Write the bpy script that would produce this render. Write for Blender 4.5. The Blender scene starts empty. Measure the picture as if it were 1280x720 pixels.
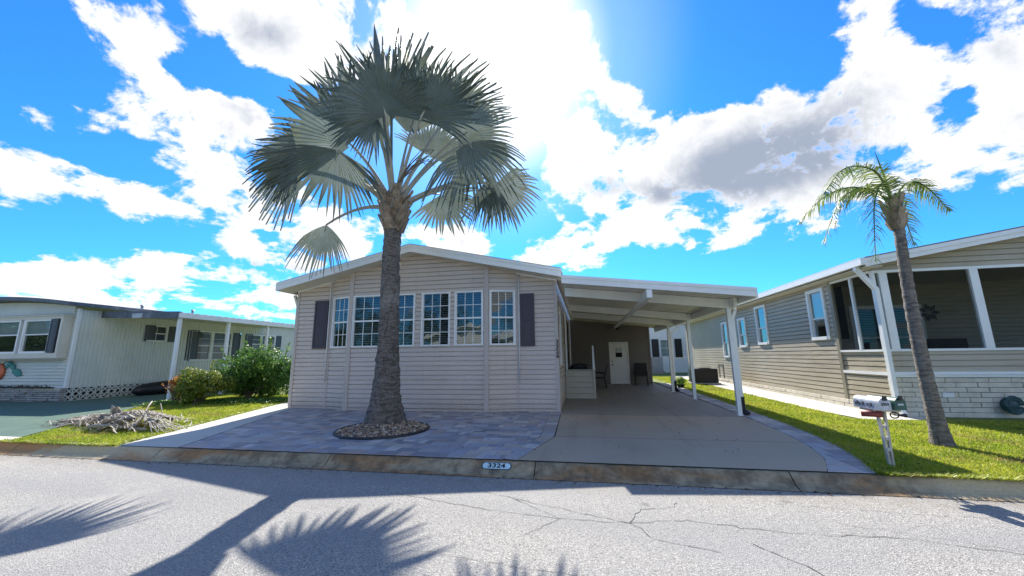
import bpy, math, random
from mathutils import Vector, Matrix, noise
R = math.radians
random.seed(7)
scene = bpy.context.scene
COL = scene.collection

# ------------------------------------------------------------------ camera
cam_data = bpy.data.cameras.new('camera'); cam = bpy.data.objects.new('camera', cam_data); COL.objects.link(cam)
cam_data.sensor_width = 36; cam_data.lens = 473.0 / 1280 * 36
cam_data.clip_start = 0.05; cam_data.clip_end = 3000
cam.matrix_world = Matrix.Translation((0, 0, 1.55)) @ Matrix.Rotation(R(10.45), 4, 'Z') @ Matrix.Rotation(R(100.2), 4, 'X') @ Matrix.Rotation(R(-0.7), 4, 'Z')
scene.camera = cam
scene.render.resolution_x = 1024; scene.render.resolution_y = 576
scene.view_settings.view_transform = 'Standard'; scene.view_settings.look = 'None'
scene.view_settings.exposure = 0.95; scene.view_settings.gamma = 1

# ------------------------------------------------------------------ sun
SUN_EL, SUN_AZ = 40.5, -13.0            # degrees; azimuth measured from +Y towards +X
sd = bpy.data.lights.new('sun', 'SUN'); sd.energy = 5.0; sd.angle = R(0.53); sd.color = (1.0, 0.95, 0.86)
so = bpy.data.objects.new('sun', sd); COL.objects.link(so)
sv = Vector((math.sin(R(SUN_AZ)) * math.cos(R(SUN_EL)), math.cos(R(SUN_AZ)) * math.cos(R(SUN_EL)), math.sin(R(SUN_EL))))
so.rotation_euler = sv.to_track_quat('Z', 'Y').to_euler(); so.location = (0, 0, 40)

# ------------------------------------------------------------------ node helper
class NT:
    def __init__(s, tree): s.t = tree; s.n = tree.nodes; s.l = tree.links
    def put(s, sock, v):
        if isinstance(v, bpy.types.NodeSocket): s.l.new(v, sock)
        elif v is not None: sock.default_value = v
    def node(s, typ, ins=None, **props):
        n = s.n.new(typ)
        for k, v in props.items(): setattr(n, k, v)
        for k, v in (ins or {}).items(): s.put(n.inputs[k], v)
        return n
    def math(s, op, a, b=None, c=None, clamp=False):
        n = s.n.new('ShaderNodeMath'); n.operation = op; n.use_clamp = clamp
        for i, v in enumerate((a, b, c)):
            if v is not None: s.put(n.inputs[i], v)
        return n.outputs[0]
    def ramp(s, f, lo, hi, a=0.0, b=1.0, smooth=True):
        n = s.n.new('ShaderNodeMapRange'); n.interpolation_type = 'SMOOTHSTEP' if smooth else 'LINEAR'
        s.put(n.inputs[0], f); s.put(n.inputs[1], lo); s.put(n.inputs[2], hi); s.put(n.inputs[3], a); s.put(n.inputs[4], b)
        return n.outputs[0]
    def mix(s, f, a, b, mode='MIX'):
        n = s.n.new('ShaderNodeMix'); n.data_type = 'RGBA'; n.blend_type = mode
        s.put(n.inputs[0], f)
        for i, v in ((6, a), (7, b)):
            if isinstance(v, tuple) and len(v) == 3: v = v + (1,)
            s.put(n.inputs[i], v)
        return n.outputs[2]
    def noise(s, vec, scale, detail=4, rough=0.55, dist=0.0):
        n = s.node('ShaderNodeTexNoise', {'Scale': scale, 'Detail': detail, 'Roughness': rough, 'Distortion': dist})
        if vec is not None: s.l.new(vec, n.inputs['Vector'])
        return n.outputs[0]

# ------------------------------------------------------------------ sky: Nishita sky with procedural clouds
world = bpy.data.worlds.new('World'); scene.world = world; world.use_nodes = True
w = NT(world.node_tree); w.n.clear()
out = w.node('ShaderNodeOutputWorld'); bg = w.node('ShaderNodeBackground', {'Strength': 0.11})
w.l.new(bg.outputs[0], out.inputs[0])
sky = w.node('ShaderNodeTexSky', sky_type='NISHITA', sun_disc=False, sun_elevation=R(SUN_EL), sun_rotation=R(SUN_AZ))
sky.air_density = 1.0; sky.dust_density = 0.3; sky.ozone_density = 2.0
tc = w.node('ShaderNodeTexCoord'); D = tc.outputs['Generated']
sx = w.node('ShaderNodeSeparateXYZ'); w.l.new(D, sx.inputs[0]); dx, dy, dz = sx.outputs
az = w.math('MULTIPLY', w.math('ARCTAN2', dx, dy), 57.29578)
el = w.math('MULTIPLY', w.math('ARCSINE', w.math('MINIMUM', w.math('MAXIMUM', dz, -1.0), 1.0)), 57.29578)
cv = w.node('ShaderNodeCombineXYZ', {0: az, 1: el, 2: 1.0}).outputs[0]
# cloud banks, dark cloud bellies and blue gaps: rows over (azimuth, elevation, 1) in degrees, then weight
WB = [[0.2869, -0.0375, 19.2742, -0.105, -0.3213, -1.2068, 1.0], [0.2996, -0.0626, 20.4091, -0.1525, -0.4592, 0.9929, 0.9], [0.2496, -0.0379, 15.0543, -0.1278, -0.5321, 2.0268, 0.85], [0.1246, -0.0387, 7.7298, -0.0608, -0.2193, 2.588, 1.0], [0.1776, -0.0493, 11.9509, -0.0784, -0.4985, 11.395, 0.55], [0.0963, -0.0524, 5.7443, -0.0906, -0.1471, -0.9225, 1.0], [0.073, 0.0026, 3.3462, 0.0561, -0.2066, 10.3943, 1.1], [0.0451, 0.0026, 1.0728, 0.0243, -0.1827, 8.3939, 0.9], [0.1024, -0.0055, 0.6848, -0.0125, -0.2043, 9.118, 0.9], [0.0755, 0.0038, 2.0047, 0.0263, -0.2129, 6.9074, 0.55], [0.1024, -0.0084, -0.476, -0.0186, -0.123, 3.9695, 1.1], [0.1227, -0.0061, 0.1551, -0.0143, -0.1783, 4.373, 1.0], [0.0711, -0.0131, -0.7866, -0.0526, -0.204, 4.9542, 1.0], [0.0736, 0.0234, -2.7758, 0.0301, -0.11, 1.9388, 1.2], [0.1278, -0.0234, -4.7332, -0.0681, -0.1217, 6.2721, 1.2], [0.1714, -0.0065, -6.8711, -0.0434, -0.2591, 7.0813, 0.8], [0.1302, -0.001, -3.5326, -0.0203, -0.2743, 5.4673, 1.0], [0.0892, 0.0034, 4.7951, -0.0002, -0.3531, 3.4095, 1.0], [0.1279, 0.0121, 7.62, 0.0219, -0.6346, 5.4603, 1.0], [0.1209, 0.0009, 5.0575, 0.0139, -0.438, 6.7562, 0.9], [0.0478, -0.001, 0.9301, -0.0005, -0.2648, 4.5828, 1.0], [0.2048, -0.0078, 0.5913, -0.0305, -0.6961, 9.2295, 0.9], [0.3501, -0.1472, -4.187, -0.5728, -1.0125, 55.0264, 0.8], [0.0392, 0.0024, 1.3396, 0.0179, -0.4524, 3.7138, 0.5], [0.1229, 0.0006, 1.8778, 0.0093, -0.2692, 10.6252, 0.5]]
DB = [[0.1042, 0.0196, -3.6135, 0.0217, -0.1811, 3.7208, 1.0], [0.1268, -0.0145, -2.2291, -0.0652, -0.2827, 7.9798, 0.8], [0.2555, -0.016, -0.5485, -0.053, -0.5006, 12.4127, 0.8], [0.3005, -0.0266, -3.0971, -0.1045, -0.6598, 15.9094, 0.7], [0.1628, 0.0231, 6.8172, 0.1299, -0.3672, 20.1947, 0.7], [0.2471, -0.0099, 12.4713, 0.0527, -0.4452, 14.5535, 0.5], [0.1013, 0.0041, 4.2684, 0.0398, -0.8069, 11.0723, 0.7], [0.3317, -0.0623, -13.1252, -0.2833, -0.4653, 25.4828, 0.5], [0.2293, -0.0201, -0.8826, -0.0743, -0.4732, 17.1674, 0.5], [0.2264, 0.0299, 13.7795, 0.1441, -1.2988, 16.7422, 0.3]]
HB = [[0.5834, -0.2139, -17.4136, -0.7676, -0.918, 60.6734, 1.0], [0.5485, 0.0406, -24.0831, 0.0135, -0.6074, 13.6303, 1.0], [0.219, -0.0558, 7.5594, 0.0007, -0.706, 32.6902, 1.0], [0.1527, -0.014, 7.6376, 0.0861, -0.7188, 27.5336, 0.9], [0.248, -0.0229, 10.6242, 0.0442, -0.5855, 19.8132, 0.8], [0.1093, -0.0097, -1.5329, -0.0409, -0.4121, 4.9747, 0.6], [0.2946, -0.052, 4.1025, -0.0153, -0.1085, 2.5041, 1.1], [0.1304, 0.0031, 2.5959, 0.0157, -0.2353, 7.3076, 0.5], [0.1343, -0.0171, -0.8112, -0.064, -0.3063, 13.8399, 0.6], [0.0901, 0.0155, -2.3765, -0.0145, -0.1928, 7.4783, 1.2], [0.2635, 0.0449, 15.96, 0.1622, -0.2813, 18.5808, 1.0], [0.1047, 0.0082, 3.6539, 0.0786, -0.4408, 13.933, 0.7], [0.0695, 0.0026, 1.7037, 0.0496, -0.6314, 14.7708, 0.5], [0.2778, -0.0683, 17.941, -0.4405, -1.1747, -1.1712, 0.6], [0.3496, -0.0598, 20.7783, 0.0185, -0.8675, 28.4314, 0.5], [0.1365, 0.0177, 7.8779, 0.0943, -0.4327, 10.867, 0.9], [0.0786, -0.0108, -2.6106, -0.0405, -0.2273, 3.53, 1.0]]
def blob_sum(L):
    acc = None
    for a, b, c, d, e, f, wt in L:
        q1 = w.node('ShaderNodeVectorMath', {0: cv, 1: (a, b, c)}, operation='DOT_PRODUCT').outputs['Value']
        q2 = w.node('ShaderNodeVectorMath', {0: cv, 1: (d, e, f)}, operation='DOT_PRODUCT').outputs['Value']
        r2 = w.math('MULTIPLY_ADD', q1, q1, w.math('MULTIPLY', q2, q2))
        g = w.math('MULTIPLY', w.math('EXPONENT', w.math('MULTIPLY', r2, -0.75)), wt)
        acc = g if acc is None else w.math('ADD', acc, g)
    return acc
# sheet coordinates (clouds get flatter towards the horizon)
inv = w.math('DIVIDE', 1.0, w.math('MAXIMUM', w.math('ADD', dz, 0.22), 0.05))
pl = w.node('ShaderNodeCombineXYZ', {0: w.math('MULTIPLY', dx, inv), 1: w.math('MULTIPLY', dy, inv), 2: 0.37}).outputs[0]
n1 = w.noise(pl, 3.2, 9, 0.62, 0.25)
n2 = w.noise(pl, 1.1, 3, 0.5, 0.0)
nd = w.noise(D, 9.0, 8, 0.65, 0.3)
fr = w.math('ADD', w.math('MULTIPLY', w.math('SUBTRACT', n1, 0.5), 2.9), w.math('MULTIPLY', w.math('SUBTRACT', nd, 0.5), 2.1))
front = w.ramp(dy, -0.1, 0.25)
back = w.math('MULTIPLY', w.math('SUBTRACT', 1.0, front), w.ramp(n2, 0.4, 0.65, 0.1, 0.9))
dens = w.math('ADD', w.math('ADD', w.math('MINIMUM', blob_sum(WB), 0.93), back), fr)
dens = w.math('SUBTRACT', dens, blob_sum(HB))
mask = w.ramp(dens, 0.56, 0.86)
dark = w.math('ADD', blob_sum(DB), w.math('MULTIPLY', w.math('SUBTRACT', nd, 0.5), 1.3))
dark = w.ramp(dark, 0.25, 1.15)
dark = w.math('MULTIPLY', dark, w.ramp(dens, 0.5, 0.95))
n4 = w.noise(D, 5.5, 7, 0.6, 0.2)
soft = w.math('MULTIPLY', w.math('MULTIPLY', w.ramp(n4, 0.50, 0.68), w.ramp(dens, 0.7, 1.2)), 0.5)
shade = w.math('MAXIMUM', dark, soft)
cloud = w.mix(shade, (5.3, 5.3, 5.35), (1.9, 2.2, 2.8))
skyc = w.mix(1.0, sky.outputs[0], (0.16, 0.62, 1.12), 'MULTIPLY')
sdir = w.node('ShaderNodeVectorMath', {0: D, 1: tuple(sv)}, operation='DOT_PRODUCT').outputs['Value']     # bright aureole of the sky round the sun
aur = w.math('ADD', w.math('MULTIPLY', w.ramp(sdir, 0.962, 0.998), 0.78), w.math('MULTIPLY', w.ramp(sdir, 0.90, 0.97), 0.12))
final = w.mix(aur, w.mix(mask, skyc, cloud), (7.5, 7.4, 7.3))
w.l.new(final, bg.inputs['Color'])

# ------------------------------------------------------------------ materials
def principled(name):
    m = bpy.data.materials.new(name); m.use_nodes = True; t = NT(m.node_tree); t.n.clear()
    o = t.node('ShaderNodeOutputMaterial'); b = t.node('ShaderNodeBsdfPrincipled'); t.l.new(b.outputs[0], o.inputs[0])
    t.obj = t.node('ShaderNodeTexCoord').outputs['Object']
    t.pos = t.node('ShaderNodeNewGeometry').outputs['Position']
    return m, t, b
def bump(t, b, h, strength, dist):
    n = t.node('ShaderNodeBump', {'Height': h, 'Strength': strength, 'Distance': dist}); t.l.new(n.outputs[0], b.inputs['Normal'])
def simple(name, col, rough=0.6, var=0.12, scale=3.0, fine=60.0, bmp=0.15, metal=0.0, dirt=None, spec=0.5, stretch=None):
    m, t, b = principled(name)
    v = t.pos
    if stretch:
        v = t.node('ShaderNodeMapping', {'Vector': t.pos, 'Scale': stretch}).outputs[0]
    n = t.noise(v, scale, 6, 0.6); f = t.noise(v, fine, 3, 0.5)
    hi = tuple(min(1, c * (1 + var)) for c in col); lo = tuple(c * (1 - var) for c in col)
    c = t.mix(t.ramp(n, 0.3, 0.7), lo, hi)
    c = t.mix(t.ramp(f, 0.3, 0.7, 0.0, 0.35), c, tuple(x * (1 - var * 1.5) for x in col))
    if dirt:
        d = t.noise(v, scale * 0.6, 8, 0.7); c = t.mix(t.ramp(d, 0.5, 0.72, 0, dirt[1]), c, dirt[0])
    t.put(b.inputs['Base Color'], c); b.inputs['Metallic'].default_value = metal
    t.put(b.inputs['Roughness'], t.ramp(n, 0.2, 0.8, max(0.02, rough - 0.1), min(1, rough + 0.1)))
    b.inputs['Specular IOR Level'].default_value = spec
    if bmp: bump(t, b, f, bmp, 0.004)
    return m
M = {}
M['white'] = simple('white_paint', (.78, .79, .78), .42, .05, 1.5, 40, .05, dirt=((.55, .53, .47), .25))
M['cream'] = simple('cream_paint', (.62, .59, .50), .5, .05, 2, 40, .05, dirt=((.4, .37, .3), .3))
M['siding'] = simple('taupe_vinyl', (.56, .47, .405), .5, .05, 1.2, 25, .12, stretch=(1, 1, 9), dirt=((.36, .31, .27), .25))
def aged_vinyl(key, grime):
    m = M[key]; t = NT(m.node_tree); pb = [n for n in t.n if n.type == 'BSDF_PRINCIPLED'][0]; src = pb.inputs['Base Color'].links[0].from_socket
    pos = t.node('ShaderNodeNewGeometry').outputs['Position']; sx_ = t.node('ShaderNodeSeparateXYZ'); t.l.new(pos, sx_.inputs[0])
    g = t.math('MULTIPLY', t.ramp(t.math('ADD', sx_.outputs[2], t.math('MULTIPLY', t.noise(pos, 5, 6, .7), .5)), .35, .85, .6, 0), t.ramp(t.noise(pos, 11, 5, .7), .3, .7, .4, 1))
    st = t.noise(t.node('ShaderNodeMapping', {'Vector': pos, 'Scale': (7, 7, .5)}).outputs[0], 1.5, 5, .6); big = t.noise(pos, .5, 3, .5)
    c = t.mix(g, src, grime); c = t.mix(t.ramp(st, .56, .74, 0, .28), c, grime); c = t.mix(t.ramp(big, .35, .65, 0, .16), c, (.75, .72, .68))
    t.put(pb.inputs['Base Color'], c); old = pb.inputs['Normal'].links[0].from_node
    wv = t.noise(t.node('ShaderNodeMapping', {'Vector': pos, 'Scale': (1, 1, 5)}).outputs[0], 1.3, 3, .5); b2 = t.node('ShaderNodeBump', {'Height': wv, 'Strength': .5, 'Distance': .03}); t.l.new(old.outputs[0], b2.inputs['Normal']); t.l.new(b2.outputs[0], pb.inputs['Normal'])
aged_vinyl('siding', (.27, .22, .17))
M['trim_taupe'] = simple('taupe_trim', (.50, .43, .38), .5, .06, 2, 30, .05)
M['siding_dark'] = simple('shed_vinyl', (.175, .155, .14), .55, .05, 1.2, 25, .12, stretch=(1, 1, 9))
M['olive'] = simple('olive_vinyl', (.385, .33, .235), .5, .06, 1.2, 25, .12, stretch=(1, 1, 9), dirt=((.24, .22, .15), .25))
aged_vinyl('olive', (.20, .17, .11))
M['olive_trim'] = simple('olive_trim', (.25, .225, .165), .5, .06, 2, 30, .05)
M['aluminium'] = simple('pale_aluminium_siding', (.60, .63, .58), .5, .06, .8, 30, .06, dirt=((.42, .44, .38), .45))
aged_vinyl('aluminium', (.30, .31, .27))
M['lap_cream'] = simple('beige_lap_board', (.52, .47, .37), .55, .06, 1.5, 30, .1)
M['shutter'] = simple('plum_shutter', (.055, .040, .052), .5, .1, 3, 40, .08)
M['shutter_blue'] = simple('slate_shutter', (.06, .07, .085), .5, .1, 3, 40, .08)
M['black'] = simple('black_plastic', (.012, .012, .014), .45, .2, 6, 80, .1)
M['dark_metal'] = simple('dark_metal', (.03, .03, .033), .4, .15, 6, 60, .08, metal=.6)
M['grey_metal'] = simple('grey_metal', (.34, .35, .38), .45, .1, 4, 60, .08, metal=.3)
M['shingle'] = simple('grey_shingle', (.28, .27, .26), .85, .15, 8, 90, .5)
M['dark_roof'] = simple('blue_grey_roof_edge', (.10, .12, .15), .6, .3, 3, 30, .2, dirt=((.32, .34, .36), .5))
M['soffit'] = simple('carport_ceiling', (.78, .74, .64), .45, .06, .5, 30, .05, stretch=(6, .6, 1), dirt=((.38, .37, .33), .4))
M['concrete'] = simple('concrete_slab', (.40, .315, .225), .8, .10, .9, 90, .35, dirt=((.26, .22, .17), .5))
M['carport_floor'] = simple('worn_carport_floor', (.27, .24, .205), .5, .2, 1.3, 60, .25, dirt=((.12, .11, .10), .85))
M['walk'] = simple('pale_walk', (.52, .50, .44), .85, .07, 1.2, 90, .35, dirt=((.4, .36, .28), .4))
M['green_slab'] = simple('green_painted_slab', (.075, .135, .095), .65, .14, .8, 60, .2, dirt=((.09, .15, .12), .5))
M['joint'] = simple('dark_joint', (.045, .04, .038), .95, .2, 8, 60, .2)
M['stone_block'] = simple('beige_split_block', (.64, .59, .49), .85, .16, 5, 50, .7, dirt=((.48, .43, .34), .4))
M['stone_skirt'] = simple('weathered_skirt_stone', (.36, .34, .32), .85, .3, 5, 40, .7, dirt=((.16, .13, .12), .7))
M['mortar'] = simple('mortar', (.30, .27, .23), .95, .1, 8, 60, .2)
M['dark_void'] = simple('dark_interior', (.014, .014, .016), .9, .1, 3, 30, 0)
M['blind'] = simple('blind_slat', (.42, .42, .40), .6, .05, 3, 30, 0)
M['curtain'] = simple('window_shade', (.55, .57, .58), .7, .05, 3, 30, 0)
M['soil'] = simple('mulch_soil', (.055, .042, .028), .95, .3, 8, 60, .6)
M['bark'] = simple('branch_bark', (.13, .10, .075), .9, .25, 8, 40, .6)
M['red_pipe'] = simple('rust_red_tube', (.25, .05, .035), .5, .2, 9, 60, .1)
M['green_paint'] = simple('dark_green_mailbox', (.02, .085, .065), .35, .15, 9, 60, .05)
M['galv'] = simple('worn_white_mailbox', (.46, .50, .54), .42, .12, 12, 80, .1, dirt=((.10, .13, .16), .5))
M['wood_post'] = simple('weathered_white_post', (.50, .49, .44), .8, .15, 9, 60, .3, dirt=((.2, .19, .15), .6))
M['orange'] = simple('orange_glaze', (.65, .16, .07), .5, .2, 9, 60, .1)
M['teal'] = simple('teal_paint', (.02, .22, .20), .5, .2, 9, 60, .1)
M['hose'] = simple('dark_teal_hose', (.03, .08, .085), .5, .3, 20, 80, .2)
M['cushion'] = simple('dark_sling', (.03, .028, .03), .8, .2, 20, 80, .2)
M['pebble'] = simple('river_pebble', (.40, .33, .24), .7, .2, 20, 90, .2)
M['trunk'] = None

# window glass: mostly mirror-like reflection over what is behind
def glass(name, refl, tint, dark):
    m = bpy.data.materials.new(name); m.use_nodes = True; t = NT(m.node_tree); t.n.clear()
    o = t.node('ShaderNodeOutputMaterial'); g = t.node('ShaderNodeBsdfGlossy', {'Color': (.9, .97, 1, 1), 'Roughness': 0.02})
    tr = t.node('ShaderNodeBsdfTransparent', {'Color': tint}); lw = t.node('ShaderNodeLayerWeight', {'Blend': 0.35})
    nz = t.node('ShaderNodeTexNoise', {'Scale': 2.2, 'Detail': 2.0}); t.l.new(t.node('ShaderNodeTexCoord').outputs['Object'], nz.inputs['Vector'])
    bp = t.node('ShaderNodeBump', {'Height': nz.outputs[0], 'Strength': 0.12, 'Distance': 0.02}); t.l.new(bp.outputs[0], g.inputs['Normal'])
    f = t.math('ADD', t.math('MULTIPLY', t.math('POWER', lw.outputs['Facing'], 2.0), 0.75), refl, clamp=True)
    mx = t.node('ShaderNodeMixShader', {0: f}); t.l.new(tr.outputs[0], mx.inputs[1]); t.l.new(g.outputs[0], mx.inputs[2]); t.l.new(mx.outputs[0], o.inputs[0])
    return m
M['glass'] = glass('window_glass', 0.07, (.55, .62, .62, 1), 0)
# insect screen: see-through dark mesh
def screen_mat():
    m = bpy.data.materials.new('insect_screen'); m.use_nodes = True; t = NT(m.node_tree); t.n.clear()
    o = t.node('ShaderNodeOutputMaterial'); d = t.node('ShaderNodeBsdfDiffuse', {'Color': (.035, .037, .035, 1)})
    tr = t.node('ShaderNodeBsdfTransparent', {'Color': (.75, .77, .76, 1)})
    mx = t.node('ShaderNodeMixShader', {0: 0.30}); t.l.new(tr.outputs[0], mx.inputs[1]); t.l.new(d.outputs[0], mx.inputs[2]); t.l.new(mx.outputs[0], o.inputs[0])
    return m
M['screen'] = screen_mat()

def asphalt():
    m, t, b = principled('aged_asphalt')
    v = t.node('ShaderNodeTexVoronoi', {'Vector': t.pos, 'Scale': 95.0})
    n1 = t.noise(t.pos, 45, 4, 0.7); n2 = t.noise(t.node('ShaderNodeMapping', {'Vector': t.pos, 'Scale': (.35, 1, 1)}).outputs[0], .8, 6, 0.6)
    g = t.math('ADD', t.math('MULTIPLY', v.outputs['Distance'], .9), t.math('MULTIPLY', n1, .8))
    c = t.mix(t.ramp(g, 0.45, 1.0), (.47, .445, .405), (.27, .258, .238))
    sp = t.node('ShaderNodeSeparateColor'); t.l.new(v.outputs['Color'], sp.inputs[0])
    c = t.mix(t.ramp(sp.outputs[0], .74, .9, 0, .55), c, (.64, .60, .54))
    c = t.mix(t.ramp(sp.outputs[1], .80, .92, 0, .6), c, (.07, .07, .07))
    c = t.mix(t.ramp(n2, .40, .62, .0, .5), c, (.27, .27, .27))
    n3 = t.noise(t.pos, .45, 4, .6, .5); c = t.mix(t.ramp(n3, .56, .7, 0, .35), c, (.52, .48, .42))
    sy = t.node('ShaderNodeSeparateXYZ'); t.l.new(t.pos, sy.inputs[0])
    wob = t.math('ADD', sy.outputs[1], t.math('MULTIPLY', t.noise(t.pos, .35, 3, .5), .8))
    lane = t.math('ADD', t.math('EXPONENT', t.math('MULTIPLY', t.math('POWER', t.math('SUBTRACT', wob, 4.35), 2.0), -9.0)), t.math('EXPONENT', t.math('MULTIPLY', t.math('POWER', t.math('SUBTRACT', wob, 2.75), 2.0), -9.0)))
    c = t.mix(t.math('MULTIPLY', lane, .28), c, (.22, .22, .225))
    c = t.mix(t.math('MULTIPLY', t.ramp(sy.outputs[1], 4.55, 5.09), t.ramp(t.noise(t.pos, 6, 6, .7), .35, .7, .1, .7)), c, (.24, .20, .15))
    sp2 = t.node('ShaderNodeTexVoronoi', {'Vector': t.pos, 'Scale': 1.3}); c = t.mix(t.ramp(t.math('ADD', sp2.outputs['Distance'], t.math('MULTIPLY', t.noise(t.pos, 9, 4, .6), .12)), .10, .15, .45, 0), c, (.10, .095, .09))
    t.put(b.inputs['Base Color'], c); b.inputs['Roughness'].default_value = .9; b.inputs['Specular IOR Level'].default_value = .3
    bump(t, b, g, 1.0, .006); return m
M['asphalt'] = asphalt()
M['crack'] = simple('road_crack', (.085, .08, .075), .95, .2, 8, 60, 0)
def worn_slab(name, base, stain):
    m, t, b = principled(name); f = t.noise(t.pos, 70, 5, .65); n = t.noise(t.pos, .9, 7, .65, .6)
    ty = t.noise(t.node('ShaderNodeMapping', {'Vector': t.pos, 'Scale': (2.6, .22, 1)}).outputs[0], 1.6, 5, .55); sp = t.node('ShaderNodeTexVoronoi', {'Vector': t.pos, 'Scale': 2.4})
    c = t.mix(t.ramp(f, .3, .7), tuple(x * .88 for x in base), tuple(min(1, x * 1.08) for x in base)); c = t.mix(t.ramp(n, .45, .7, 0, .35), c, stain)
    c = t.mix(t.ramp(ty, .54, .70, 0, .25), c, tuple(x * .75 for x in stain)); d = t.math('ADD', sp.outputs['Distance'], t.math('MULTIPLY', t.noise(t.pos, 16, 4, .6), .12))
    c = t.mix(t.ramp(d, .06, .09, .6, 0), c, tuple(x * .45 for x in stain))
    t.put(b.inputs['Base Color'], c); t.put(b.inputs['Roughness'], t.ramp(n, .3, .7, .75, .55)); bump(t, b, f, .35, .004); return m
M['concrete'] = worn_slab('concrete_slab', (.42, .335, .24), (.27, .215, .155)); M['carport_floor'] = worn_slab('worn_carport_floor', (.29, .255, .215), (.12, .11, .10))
def kerb():
    m, t, b = principled('stained_kerb_concrete')
    n = t.noise(t.node('ShaderNodeMapping', {'Vector': t.pos, 'Scale': (.5, 2.2, 2.2)}).outputs[0], 1.1, 8, .65, .4); f = t.noise(t.pos, 40, 5, .6); g = t.noise(t.pos, 5, 7, .7)
    c = t.mix(t.ramp(f, .3, .7), (.40, .33, .21), (.50, .42, .27))
    c = t.mix(t.ramp(n, .44, .60, 0, .9), c, (.40, .20, .07))
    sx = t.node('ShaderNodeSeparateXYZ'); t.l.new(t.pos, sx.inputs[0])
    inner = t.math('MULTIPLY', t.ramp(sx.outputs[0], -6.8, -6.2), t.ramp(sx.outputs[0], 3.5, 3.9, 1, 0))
    c = t.mix(t.math('MULTIPLY', inner, t.ramp(g, .32, .66, .15, .85)), c, (.10, .075, .045))  # brown along the drive: stain, with the shade there put into the colour
    t.put(b.inputs['Base Color'], c); b.inputs['Roughness'].default_value = .9; bump(t, b, g, .5, .01); return m
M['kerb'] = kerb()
def lawn():
    m, t, b = principled('lawn_soil')
    n = t.noise(t.pos, 3, 6, .6); f = t.noise(t.pos, 30, 4, .6)
    c = t.mix(t.ramp(n, .3, .7), (.12, .17, .02), (.18, .21, .035)); c = t.mix(t.ramp(f, .45, .7, 0, .6), c, (.10, .085, .04))
    t.put(b.inputs['Base Color'], c); b.inputs['Roughness'].default_value = .95; bump(t, b, f, .8, .03); return m
M['lawn'] = lawn()
def leafy(name, c1, c2, c3, trans=.45, scale=3.0, rough=.45):
    m = bpy.data.materials.new(name); m.use_nodes = True; t = NT(m.node_tree); t.n.clear()
    o = t.node('ShaderNodeOutputMaterial'); pos = t.node('ShaderNodeNewGeometry')
    n = t.noise(pos.outputs['Position'], scale, 4, .6); rp = pos.outputs['Random Per Island']
    c = t.mix(t.ramp(n, .35, .65), c1, c2); c = t.mix(t.ramp(rp, .55, 1.0, 0, .9), c, c3)
    b = t.node('ShaderNodeBsdfPrincipled', {'Base Color': c, 'Roughness': rough}); tl = t.node('ShaderNodeBsdfTranslucent', {'Color': c})
    mx = t.node('ShaderNodeMixShader', {0: trans}); t.l.new(b.outputs[0], mx.inputs[1]); t.l.new(tl.outputs[0], mx.inputs[2]); t.l.new(mx.outputs[0], o.inputs[0])
    return m
M['blade_base'] = leafy('grass_blade', (.25, .35, .02), (.42, .47, .04), (.50, .45, .12), .5, 1.2)
def blade_mat():
    m = M.pop('blade_base'); t = NT(m.node_tree); pb = [n for n in t.n if n.type == 'BSDF_PRINCIPLED'][0]; tl = [n for n in t.n if n.type == 'BSDF_TRANSLUCENT'][0]
    src = pb.inputs['Base Color'].links[0].from_socket; pos = t.node('ShaderNodeNewGeometry').outputs['Position']
    p = t.noise(pos, .9, 6, .65, .5); q = t.noise(pos, 4.0, 4, .6)
    c = t.mix(t.ramp(p, .54, .68, 0, .75), src, (.36, .27, .10)); c = t.mix(t.ramp(q, .56, .72, 0, .6), c, (.07, .15, .02))
    t.put(pb.inputs['Base Color'], c); t.put(tl.inputs['Color'], c); return m
M['blade'] = blade_mat()
M['frond'] = leafy('silver_palm_leaf', (.115, .145, .128), (.20, .235, .215), (.14, .155, .105), .32, .8, .4)
M['petiole'] = simple('silver_petiole', (.36, .34, .28), .6, .15, 8, 60, .2)
M['feather'] = leafy('green_palm_leaflet', (.10, .17, .03), (.22, .30, .06), (.34, .38, .12), .4, 2)
M['bush'] = leafy('dark_green_leaf', (.06, .15, .022), (.11, .23, .035), (.20, .33, .06), .4, 2)
M['bush_yellow'] = leafy('yellow_green_leaf', (.10, .17, .02), (.18, .24, .03), (.34, .33, .05), .4, 3)
M['croton'] = leafy('orange_leaf', (.45, .14, .05), (.55, .28, .06), (.50, .42, .14), .4, 3)
M['tree'] = leafy('tree_leaf', (.03, .07, .02), (.05, .10, .03), (.08, .13, .04), .3, 1)
M['dead'] = leafy('dead_frond', (.30, .26, .21), (.46, .43, .37), (.14, .10, .065), .15, 2, .7)
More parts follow.
